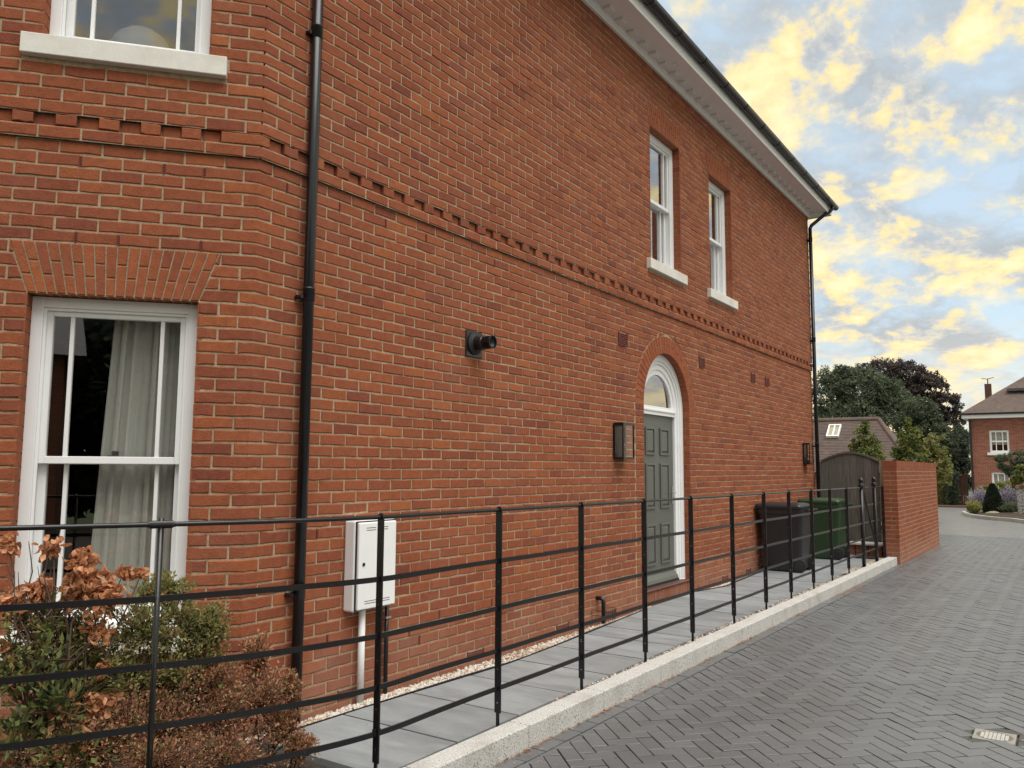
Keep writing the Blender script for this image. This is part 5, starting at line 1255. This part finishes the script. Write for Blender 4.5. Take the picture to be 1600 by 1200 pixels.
# ------------------------------------------------------------------ far things
def tree(name, label, base, trunk_h, blobs, count, mm, leaf, cat='tree', group=None, tr=.12, limbs=10, lum=None):
    t = thing(name, label, cat, base, group); base = Vector(base)
    wd = MB(); top = base+Vector((0, 0, trunk_h)); wd.tube([base-Vector((0, 0, .3)), base.lerp(top, .5)+rv()*.05, top], [tr, tr*.8, tr*.55], 8, False)
    for (c, rx, ry, rz) in blobs:
        c = Vector(c)
        for _ in range(max(1, limbs//len(blobs))):
            d = rv(); e_ = c+Vector((d.x*rx, d.y*ry, abs(d.z)*rz))*.75; b2 = base.lerp(top, R.uniform(.4, 1)); wd.tube([b2, b2.lerp(e_, .5)+rv()*.1*rx, e_], [tr*.4, tr*.22, tr*.06], 5, False)
    wd.build('trunk', bark_m, t)
    q = MB(); vol = [b[1]*b[3] for b in blobs]; tv = sum(vol)
    for (c, rx, ry, rz), v in zip(blobs, vol):
        c = Vector(c); n = int(count*v/tv); ncl = max(14, n//26)
        for _ in range(ncl):
            d = rv(); rr = R.uniform(.45, 1.0)**.5; cc = c+Vector((d.x*rx, d.y*ry, d.z*rz))*rr*R.uniform(.8, 1.16); cr = (rx+rz)*.5*R.uniform(.08, .26); tone = R.uniform(-.3, .3)
            for _ in range(26):
                e_ = rv(); p = cc+Vector((e_.x*cr, e_.y*cr, e_.z*cr*.7))*R.random()**.4
                leaf_quad(q, p, rv()+Vector((0, 0, -.25)), e_+Vector((0, 0, .9)), leaf*R.uniform(.6, 1.4), leaf*R.uniform(.45, .8), R.uniform(0, .3), min(1, max(0, R.gauss(.45, .2)+tone)))
    tag(q.build('crown', mm, t), kind='stuff')
    return t
def far(px, py, Y):
    d = fwd+rgt*((px-800)/1273.3)-upv*((py-600)/1273.3); k = (Y-CAM.y)/d.y; return CAM+d*k
K_ = lambda px, Y: (Y-CAM.y)/((fwd+rgt*((px-800)/1273.3)-upv*((690-600)/1273.3)).y)/1273.3     # metres per pixel there
def blob(px, py, Y, rpx, rpz):
    c = far(px, py, Y); k = K_(px, Y); return (c, rpx*k, rpx*k, rpz*k)
def gz(p, z): return (p.x, p.y, z)
GZ = -.55
tree('broadleaf_tree', 'big rounded grey green tree beyond the garage roof next to the house corner', gz(far(1335, 700, 62), GZ), 4.5, [blob(1300, 615, 60, 34, 40), blob(1345, 612, 60, 38, 40), blob(1385, 625, 61, 32, 34), blob(1330, 655, 60, 60, 35), blob(1320, 590, 60, 22, 20)], 34000, tree_green, .17, group='trees behind the garden gate', tr=.3)
tree('broadleaf_tree', 'smaller mid green tree between the garage roof and the copper beech', gz(far(1440, 700, 56), GZ), 3.5, [blob(1435, 645, 56, 27, 26), blob(1420, 670, 56, 26, 24), blob(1455, 670, 56, 24, 26), blob(1470, 700, 56, 24, 30)], 20000, tree_green, .14, group='trees behind the garden gate', tr=.2)
tree('copper_beech_tree', 'tall dark purple brown copper beech rising behind the green trees', gz(far(1430, 700, 72), GZ), 6.5, [blob(1375, 588, 72, 36, 28), blob(1415, 585, 72, 34, 22), blob(1445, 605, 72, 30, 24), blob(1478, 630, 72, 24, 18), blob(1400, 615, 72, 45, 25), blob(1492, 655, 72, 16, 16), blob(1455, 650, 72, 30, 22)], 32000, tree_copper, .19, group='trees behind the garden gate', tr=.3)
tree('conifer_tree', 'dark evergreen mass left of the far brick house', gz(far(1495, 745, 64), GZ), 4, [blob(1498, 705, 64, 15, 40), blob(1485, 730, 64, 20, 30), blob(1506, 740, 64, 12, 30), blob(1475, 690, 66, 16, 26), blob(1505, 690, 66, 12, 22)], 20000, tree_dark, .15, group='trees behind the garden gate', tr=.25)
tree('conifer_tree', 'very dark tree mass low behind the two bright green trees', gz(far(1440, 745, 60), GZ), 4, [blob(1440, 735, 60, 40, 36), blob(1475, 750, 60, 16, 26), blob(1395, 720, 60, 40, 34)], 18000, tree_dark, .16, group='trees behind the garden gate', tr=.25)
tree('hornbeam_tree', 'bright yellow green young tree in front of the garage roof', gz(far(1352, 735, 27), -.3), 1.9, [blob(1350, 690, 27, 17, 24), blob(1356, 708, 27, 25, 20), blob(1351, 668, 27, 7, 12), blob(1340, 700, 27, 12, 14), blob(1370, 715, 27, 16, 14)], 5200, tree_bright, .075, group='young trees behind the boundary wall', tr=.05)
tree('hornbeam_tree', 'bright young tree with pointed top at the right end of the garage roof', gz(far(1422, 735, 29), -.3), 1.9, [blob(1421, 690, 29, 17, 26), blob(1424, 712, 29, 24, 20), blob(1419, 665, 29, 7, 12), blob(1405, 712, 29, 14, 14)], 5200, tree_bright, .08, group='young trees behind the boundary wall', tr=.05)
tree('hornbeam_tree', 'mid green young tree directly above the right end of the boundary wall', gz(far(1440, 745, 30), -.3), 1.9, [blob(1460, 700, 30, 17, 26), blob(1466, 728, 30, 20, 26), blob(1450, 715, 30, 16, 20), blob(1476, 745, 30, 9, 20)], 5200, leaf_green, .08, group='young trees behind the boundary wall', tr=.05)

# garage with clay tile roof and roof window
gb_ = thing('garage', 'garage with brown tiled hipped roof behind the garden gate', 'garage', (-3.0, 33, -.4))
r0 = far(1240, 643, 32.6); r1 = far(1373, 657, 32.6); r0.z = r1.z = 3.33; ex, ey, ez = -.25, 30.2, 1.35
q = MB(); q.box(r0.x-3, ex-.3, ey+.3, 34.7, -.6, ez); q.build('wall', fbrick_m, gb_)
q = MB(); A = [(r0.x-3.5, ey, ez), (ex, ey, ez), (r1.x, 32.6, 3.33), (r0.x-3.5, 32.6, 3.33), (ex, 35.0, ez), (r0.x-3.5, 35.0, ez)]; q.add(A, [(0, 1, 2, 3), (1, 4, 2), (4, 5, 3, 2)]); rf = q.build('roof', tile_m, gb_)
q = MB()
ncs = 34
for i in range(ncs):      # tile courses
    u0, u1 = i/ncs, (i+1)/ncs
    def RP(u, side, lift): 
        a = Vector(A[0]).lerp(Vector(A[3]), u) if side == 0 else Vector(A[1]).lerp(Vector(A[2]), u); return (a.x, a.y-lift*.4, a.z+lift)
    q.add([RP(u0, 0, .02), RP(u0, 1, .02), RP(u1, 1, .008), RP(u1, 0, .008), RP(u0, 0, .0), RP(u0, 1, .0)], [(0, 1, 2, 3), (4, 5, 1, 0)])
q.build('tile_courses', tile_m, gb_)
q = MB(); q.tube([A[3], A[2]], .10, 8); q.build('ridge', tile_m, gb_); q = MB(); q.tube([A[2], A[1]], .09, 8); q.build('hip', tile_m, gb_)
sk = far(1303, 666, 32.0); uu = (Vector(A[3])-Vector(A[0])).normalized(); nn_ = Vector((0, -uu.z, uu.y)); Yk = sk.y; zk = ez+(3.33-ez)*(Yk-ey)/(32.6-ey)
Pk = lambda a, b, c: tuple(Vector((sk.x, Yk, zk))+Vector((1, 0, 0))*a+uu*b+nn_*c)
q = MB()
for a0, a1, b0, b1 in ((-.22, -.18, -.36, .36), (.18, .22, -.36, .36), (-.18, .18, -.36, -.31), (-.18, .18, .31, .36), (-.02, .02, -.31, .31)):
    q.add([Pk(a, b, c) for c in (.03, .13) for a, b in ((a0, b0), (a1, b0), (a1, b1), (a0, b1))], [(0, 3, 2, 1), (4, 5, 6, 7), (0, 1, 5, 4), (1, 2, 6, 5), (2, 3, 7, 6), (3, 0, 4, 7)])
sw = q.build('roof_window', white_m, rf); q = MB(); q.add([Pk(a, b, .10) for a, b in ((-.18, -.31), (.18, -.31), (.18, .31), (-.18, .31))], [(0, 1, 2, 3)]); q.build('pane', glass_m, rf)
q = MB(); q.add([Pk(a, b, .05) for a, b in ((-.18, -.31), (.18, -.31), (.18, .31), (-.18, .31))], [(0, 1, 2, 3)]); q.build('blind_or_dim_backing', room_m, rf)  # no blind here: grey sheet stands in for the dim interior

# far house
FHY = 50.0
fh = thing('far_brick_house', 'far red brick house with brown hipped roof at the right edge', 'house', (4, FHY, -.5))
pl = far(1517, 655, FHY); xl = pl.x; ze = pl.z; kf = K_(1560, FHY); XR = xl+11
wins = []
for (x0_, x1_, y0_, y1_) in ((1547, 1576, 672, 707), (1551, 1579, 738, 773), (1622, 1651, 672, 707), (1626, 1654, 738, 773)):
    a = far(x0_, y1_, FHY); b = far(x1_, y0_, FHY); wins.append((a.x, b.x, a.z, b.z))
q = MB(); xs_ = sorted(set([xl, XR]+[v for w_ in wins for v in w_[:2]])); zs_ = sorted(set([-1.5, ze]+[v for w_ in wins for v in w_[2:]]))
for a, b in zip(xs_[:-1], xs_[1:]):
    for c, d in zip(zs_[:-1], zs_[1:]):
        if any(w_[0] < (a+b)/2 < w_[1] and w_[2] < (c+d)/2 < w_[3] for w_ in wins): continue
        q.add([(a, FHY, c), (b, FHY, c), (b, FHY, d), (a, FHY, d)], [(0, 1, 2, 3)])
q.add([(xl, FHY, -1.5), (xl, FHY, ze), (xl, FHY+10, ze), (xl, FHY+10, -1.5)], [(0, 1, 2, 3)]); q.add([(XR, FHY, -1.5), (XR, FHY+10, -1.5), (XR, FHY+10, ze), (XR, FHY, ze)], [(0, 1, 2, 3)])
q.build('wall', fbrick_m, fh)
q = MB(); q.box(xl+.1, XR-.1, FHY+.9, FHY+1.0, -1.5, ze); q.build('inner_wall', roomdark_m, fh)  # dark sheet close behind the windows stands in for dim rooms
for (x0_, x1_, z0_, z1_) in wins:
    w_ = bpy.data.objects.new('window', None); link(w_, fh); WL[w_.name] = WL[fh.name]
    q = MB(); f_ = .1; q.box(x0_, x0_+f_, FHY+.06, FHY+.16, z0_, z1_); q.box(x1_-f_, x1_, FHY+.06, FHY+.16, z0_, z1_); q.box(x0_+f_, x1_-f_, FHY+.06, FHY+.16, z0_, z0_+f_); q.box(x0_+f_, x1_-f_, FHY+.06, FHY+.16, z1_-f_, z1_)
    zm_ = (z0_+z1_)/2; q.box(x0_+f_, x1_-f_, FHY+.07, FHY+.15, zm_-.04, zm_+.04)
    for fr_ in (1/3, 2/3): xx_ = x0_+(x1_-x0_)*fr_; q.box(xx_-.02, xx_+.02, FHY+.08, FHY+.13, z0_+f_, z1_-f_)
    q.build('frame', white_m, w_)
    q = MB(); q.add([(x0_+f_, FHY+.11, z0_+f_), (x1_-f_, FHY+.11, z0_+f_), (x1_-f_, FHY+.11, z1_-f_), (x0_+f_, FHY+.11, z1_-f_)], [(0, 1, 2, 3)]); q.build('pane', glass_m, w_)
    q = MB(); q.box(x0_+.05, x1_-.05, FHY+.2, FHY+.22, zm_-.25*(z1_-z0_)*.6, z1_-.05); q.build('blind_or_dim_backing', curtain_m, w_)
    q = MB(); q.box(x0_-.12, x1_+.12, FHY-.08, FHY+.12, z0_-.14, z0_); q.build('sill', white_m, w_)
ov = .40
q = MB(); q.box(xl-ov, XR+ov, FHY-ov, FHY+10+ov, ze+.02, ze+.22); q.build('cornice', white_m, fh)
q = MB(); q.box(xl-ov-.1, XR+ov+.1, FHY-ov-.1, FHY-ov, ze+.2, ze+.3); q.build('gutter', black_m, fh)
rh = 4.6
q = MB(); q.add([(xl-ov-.08, FHY-ov-.08, ze+.28), (XR+ov, FHY-ov-.08, ze+.28), (XR+ov, FHY+10+ov, ze+.28), (xl-ov-.08, FHY+10+ov, ze+.28), (xl+5.6, FHY+5, ze+rh), (XR-5, FHY+5, ze+rh)], [(0, 1, 5, 4), (1, 2, 5), (2, 3, 4, 5), (3, 0, 4)]); frf = q.build('roof', tile_m, fh)
dm_ = far(1597, 612, FHY+1.6)
q = MB(); q.box(dm_.x-.4, dm_.x+1.2, dm_.y-.5, dm_.y+2.4, dm_.z-.9, dm_.z); q.box(dm_.x-.65, dm_.x+1.45, dm_.y-.8, dm_.y+2.4, dm_.z, dm_.z+.14); q.build('dormer', slate_m, frf)
q = MB(); q.tube([(xl-.05, FHY-.12, -1.2), (xl-.05, FHY-.12, ze)], .06, 8); q.build('downpipe', black_m, fh)
ch = far(1545, 628, FHY+2.2); ct_ = far(1545, 600, FHY+2.2)
q = MB(); q.box(ch.x-.16, ch.x+.16, ch.y-.16, ch.y+.16, ch.z-1.2, ct_.z); q.build('flue_stack', redgate_m, frf)
q = MB(); q.tube([(ch.x, ch.y, ct_.z), (ch.x, ch.y, ct_.z+.3)], .03, 6); q.tube([(ch.x-.3, ch.y, ct_.z+.32), (ch.x, ch.y, ct_.z+.28), (ch.x+.3, ch.y, ct_.z+.36)], .02, 6); q.build('aerial', iron_m, frf)

# hedge, red gate and planting beside the far house
def hedge(name, label, p0, p1, th, h, count, mm, leaf):
    t = thing(name, label, 'hedge', ((p0[0]+p1[0])/2, p0[1], p0[2])); q = MB()
    core = MB(); core.box(p0[0]+.1, p1[0]-.1, p0[1]+.15, p0[1]+th-.1, p0[2], p0[2]+h-.15); core.build('stems', bark_m, t)
    for _ in range(count):
        fce = R.random(); X = R.uniform(p0[0], p1[0]); Y = p0[1]+(R.gauss(0, .06) if fce < .75 else R.uniform(0, th)); Z = p0[2]+(R.uniform(0, h) if fce < .75 else h+R.gauss(0, .05))+.05*math.sin(X*5)
        if fce > .93: X = R.choice((p0[0], p1[0]))+R.gauss(0, .05); Z = p0[2]+R.uniform(0, h)
        leaf_quad(q, Vector((X, Y, Z)), rv(), rv()+Vector((0, -.5, .6)), leaf*R.uniform(.6, 1.4), leaf*.6, .2, R.random())
    tag(q.build('foliage', mm, t), kind='stuff')
HY = 50.5; hz = zr(HY)
ha, hb, hc = far(1462, 760, HY), far(1480, 760, HY-.5), far(1497, 760, HY-.5)
ht = far(1480, 742, HY).z-hz
hedge('hedge', 'pale green clipped hedge at the end of the drive', (ha.x-.5, HY, hz), (hb.x+.05, HY, hz), 1.2, ht, 4200, leaf_green, .10)
hedge('hedge', 'dark laurel hedge next to the red brown garden gate', (hb.x, HY-.6, hz), (hc.x, HY-.6, hz), 1.2, ht+.05, 3600, tree_dark, .11)
rg1, rg2 = far(1496, 760, HY), far(1513, 760, HY)
t = thing('far_garden_gate', 'red brown timber gate between the hedge and the far house', 'gate', ((rg1.x+rg2.x)/2, HY, hz))
nbd = 6
for i in range(nbd):
    a = rg1.x+(rg2.x-rg1.x)*i/nbd; b = rg1.x+(rg2.x-rg1.x)*(i+1)/nbd; q = MB(); q.box(a+.005, b-.005, HY-.03, HY+.02, hz, hz+ht*.97); q.build('board', redgate_m, t)
q = MB(); q.box(rg1.x-.1, rg2.x+.05, HY-.06, HY+.04, hz+ht*.97, hz+ht*1.02); q.build('top_rail', redgate_m, t)
q = MB(); q.box(rg1.x-1.4, rg2.x+.2, HY-2.2, HY-.7, hz-.1, hz+.09); one('brick_step', 'low red brown step in front of the far hedge', 'step', q, redgate_m)

# island bed with kerb, rocks, topiary, lavender
BY = 36.0; bz = zr(BY)
bedp = [far(x_, y_, 40) for x_, y_ in ((1508, 800),)]
def gp(px, py):
    d = fwd+rgt*((px-800)/1273.3)-upv*((py-600)/1273.3)
    t0 = 30.0
    for _ in range(30):
        P = CAM+d*t0; t0 = (zr(P.y)-CAM.z)/d.z
    return CAM+d*t0
rim = [gp(1506, 803), gp(1513, 807), gp(1530, 810), gp(1555, 813), gp(1580, 815), gp(1604, 818), gp(1650, 822)]
q = MB(); back = [(p.x+.6, p.y+6, zr(p.y+6)) for p in rim]
q.add([(p.x, p.y, zr(p.y)+.10) for p in rim]+[(a, b, c+.35) for a, b, c in back], [(i, i+1, i+1+len(rim), i+len(rim)) for i in range(len(rim)-1)])
tag(q.build('flower_bed', soil_m), kind='structure')
q = MB(); q.strip([(p.x, p.y, zr(p.y)) for p in smooth_path([(p.x, p.y) for p in rim])], .06, -.05, .11) if False else None
sp = smooth_path([(p.x, p.y) for p in rim], 5)
ik = tag(bpy.data.objects.new('bed_kerb', None), kind='structure'); link(ik)
for a, b in zip(sp[:-1], sp[1:]):
    q = MB(); dd = (b-a); a2 = a+dd*.02; b2 = b-dd*.02; q.strip([(a2.x, a2.y, zr(a2.y)), (b2.x, b2.y, zr(b2.y))], .07, -.08, .12); q.build('kerb_stone', kerb_m, ik)
def rock(label, px, py, r):
    p = gp(px, py+3); q = MB(); n, m_ = 9, 5; vs = []
    for i in range(m_+1):
        ph = math.pi*.5*i/m_
        for k in range(n): a = 2*math.pi*k/n; rr = r*math.cos(ph)*R.uniform(.8, 1.15)+.001; vs.append((p.x+rr*math.cos(a)*1.4, p.y+.35+rr*math.sin(a), zr(p.y)+.05+r*math.sin(ph)*.75*R.uniform(.9, 1.1)))
    q.add(vs, [(i*n+k, i*n+(k+1) % n, (i+1)*n+(k+1) % n, (i+1)*n+k) for i in range(m_) for k in range(n)]+[tuple(m_*n+k for k in range(n))])
    one('rock', label, 'rock', q, rock_m, 'sandstone rocks edging the island bed', smooth=True)
rock('flat sandstone rock at the left tip of the island bed', 1527, 803, .30)
rock('rounded sandstone rock in front of the cone shaped bush', 1551, 806, .24)
rock('sandstone rock at the right of the island bed by the flint wall', 1592, 808, .26)
p = gp(1571, 810); q = MB(); q.box(p.x-.35, p.x+.42, p.y+.3, p.y+.5, zr(p.y), zr(p.y)+.17); one('stone_block', 'pale low stone block between two rocks on the bed edge', 'stone', q, stone_m, bevel=.01)
# topiary
def cone_bush(label, px, ptop, pbase, wpx, Y):
    b = far(px, pbase, Y); tp = far(px, ptop, Y); k = K_(px, Y); H_ = tp.z-b.z; Rr = wpx*k
    t = thing('topiary_bush', label, 'bush', (b.x, b.y, b.z)); c = MB(); c.lathe((b.x, b.y, b.z), [(Rr*.75, 0), (Rr*.8, H_*.3), (Rr*.5, H_*.7), (Rr*.1, H_*.9)], 14); c.build('stems', bark_m, t)
    q = MB()
    for _ in range(6500):
        u = R.random()**.8; a = R.uniform(0, 6.28); rr = Rr*(1-u**1.9*.93)*(.93 if u > .12 else .8)*R.uniform(.86, 1.05); P = Vector((b.x+rr*math.cos(a), b.y+rr*math.sin(a), b.z+H_*u))
        leaf_quad(q, P, rv()+Vector((math.cos(a), math.sin(a), .4)), Vector((math.cos(a), math.sin(a), .5)), R.uniform(.04, .10), .035, .2, min(1, max(0, R.gauss(.4, .22))))
    tag(q.build('foliage', leaf_topiary, t), kind='stuff')
cone_bush('dark green cone shaped clipped bush in the island bed', 1553, 757, 806, 15, 37.2)
def spiky(name, label, px, pbase, ptop, wpx, Y, n, mm, frac=1.0, L_=.35):
    b = far(px, pbase, Y); tp = far(px, ptop, Y); k = K_(px, Y); H_ = tp.z-b.z; Rr = wpx*k
    t = thing(name, label, 'plant', (b.x, b.y, b.z)); q = MB(); st = MB()
    for _ in range(n):
        a = R.uniform(0, 6.28); r1_ = Rr*R.random()**.5; bp_ = Vector((b.x+r1_*.4*math.cos(a), b.y+r1_*.4*math.sin(a), b.z)); tpp = Vector((b.x+r1_*math.cos(a), b.y+r1_*math.sin(a), b.z+H_*R.uniform(.55, 1)*(1-.35*(r1_/Rr)**2)))
        st.add([bp_+Vector((-.012, 0, 0)), bp_+Vector((.012, 0, 0)), tpp], [(0, 1, 2)], R.uniform(0, .35))
        for _ in range(9):
            u = R.uniform(.35, 1.0); p_ = bp_.lerp(tpp, u)+rv()*.05; leaf_quad(q, p_, (tpp-bp_).normalized()+rv()*.6, rv(), R.uniform(.05, .12), .04, .1, min(1, max(0, u*frac+R.gauss(0, .14))))
    st.build('stems', leaf_green, t); tag(q.build('foliage', mm, t), kind='stuff')
spiky('lavender_plant', 'pale purple flowering plant left of the cone bush', 1531, 800, 762, 15, 38.2, 330, leaf_lav)
spiky('lavender_plant', 'greyish purple flowering plant right of the cone bush', 1577, 800, 758, 16, 38.6, 300, leaf_lav, .85)
spiky('grass_clump', 'spiky grey green clump at the left end of the island bed', 1522, 803, 780, 10, 36.8, 200, leaf_green, .8)
spiky('grass_clump', 'low dark green clump between the cone bush and the flint wall', 1580, 806, 785, 15, 37.0, 300, tree_green, .9)
tree('garden_tree', 'small round dark green tree in front of the far house window', gz(far(1585, 760, 41), -.4), 1.9, [blob(1577, 722, 41, 19, 17), blob(1592, 735, 41, 16, 16), blob(1600, 718, 41, 16, 14), blob(1565, 722, 41, 10, 10), blob(1620, 730, 41, 16, 18)], 5200, tree_green, .10, tr=.06)
tree('garden_bush', 'yellow green bush at the right edge above the flint wall', gz(far(1606, 770, 39), -.4), 1.2, [blob(1600, 738, 39, 16, 16), blob(1590, 748, 39, 12, 10), blob(1625, 740, 39, 18, 18)], 3200, tree_bright, .09, 'bush', tr=.04)
tree('garden_bush', 'low light green bush behind the cone bush and lavender', gz(far(1568, 780, 43), -.4), .8, [blob(1560, 762, 43, 18, 9), blob(1580, 760, 43, 18, 9), blob(1540, 768, 43, 14, 9)], 3600, leaf_green, .09, 'bush', tr=.04)
a = far(1591, 806, 36.0); b = far(1591, 758, 36.0)
t = thing('flint_wall', 'low flint wall with red brick coping at the right edge', 'wall', (a.x+1.5, 36, zr(36)))
q = MB(); q.box(a.x, a.x+4, 36.0, 36.35, zr(36)-.2, b.z-.11); q.build('flint_panel', flint_m, t)
for i in range(26):
    q = MB(); q.box(a.x-.03+i*.155, a.x-.03+i*.155+.147, 35.96, 36.39, b.z-.11, b.z+R.gauss(0, .003)); q.build('coping_brick', redgate_m if i % 3 else fbrick_m, t)

# ------------------------------------------------------------------ house across the drive, seen mirrored in the bay window
nh = thing('neighbour_house', 'brick house with dark slate roof mirrored in the ground floor window', 'house', (9.0, -13.0, -.1))
c1 = Vector((9.4, -12.3, 0)); da = Vector((-.80, -.60, 0)); db = Vector((.60, -.80, 0))
def NP(a, b, z): p = c1+da*a+db*b; return (p.x, p.y, z)
q = MB(); q.add([NP(0, 0, -.3), NP(9, 0, -.3), NP(9, 6.8, -.3), NP(0, 6.8, -.3), NP(0, 0, 4.2), NP(9, 0, 4.2), NP(9, 6.8, 4.2), NP(0, 6.8, 4.2)], [(0, 1, 5, 4), (1, 2, 6, 5), (2, 3, 7, 6), (3, 0, 4, 7)]); q.build('wall', fbrick_m, nh)
q = MB(); q.add([NP(-.5, -.5, 4.15), NP(9.5, -.5, 4.15), NP(9.5, 7.3, 4.15), NP(-.5, 7.3, 4.15), NP(-.2, 3.4, 6.1), NP(6, 3.4, 6.1)], [(0, 1, 5, 4), (1, 2, 5), (2, 3, 4, 5), (3, 0, 4), (3, 2, 1, 0)]); q.build('roof', mat('lightened_slate', (0.17, 0.17, 0.175), .7, noise=.25, nscale=4), nh)  # slate colour lightened so the dim mirrored roof reads brighter
tree('broadleaf_tree', 'dark leafy tree mirrored beside the neighbouring house in the window', (13.2, -11.6, -.1), 2.6, [(Vector((13.2, -11.6, 3.6)), 2.2, 2.2, 2.6), (Vector((11.8, -11.0, 2.2)), 1.5, 1.5, 1.9), (Vector((14.8, -11.5, 2.4)), 1.8, 1.8, 2.0)], 16000, tree_dark, .26, tr=.16)
for lab, x_, y_ in (('tall dark tree mirrored above the neighbouring roof in the window', 11.0, -22.0), ('tall dark tree mirrored over the curtain in the window', 17.0, -19.0), ('broad dark tree mirrored at the right edge of the window', 21.5, -14.5)):
    tree('broadleaf_tree', lab, (x_, y_, -.1), 4.0, [(Vector((x_, y_, 5.2)), 4, 3, 3.2), (Vector((x_+1.5, y_+1.0, 2.6)), 3.6, 3, 2.8), (Vector((x_-2, y_, 2.6)), 3, 3, 2.8)], 15000, tree_dark, .55, group='trees mirrored in the window', tr=.3)
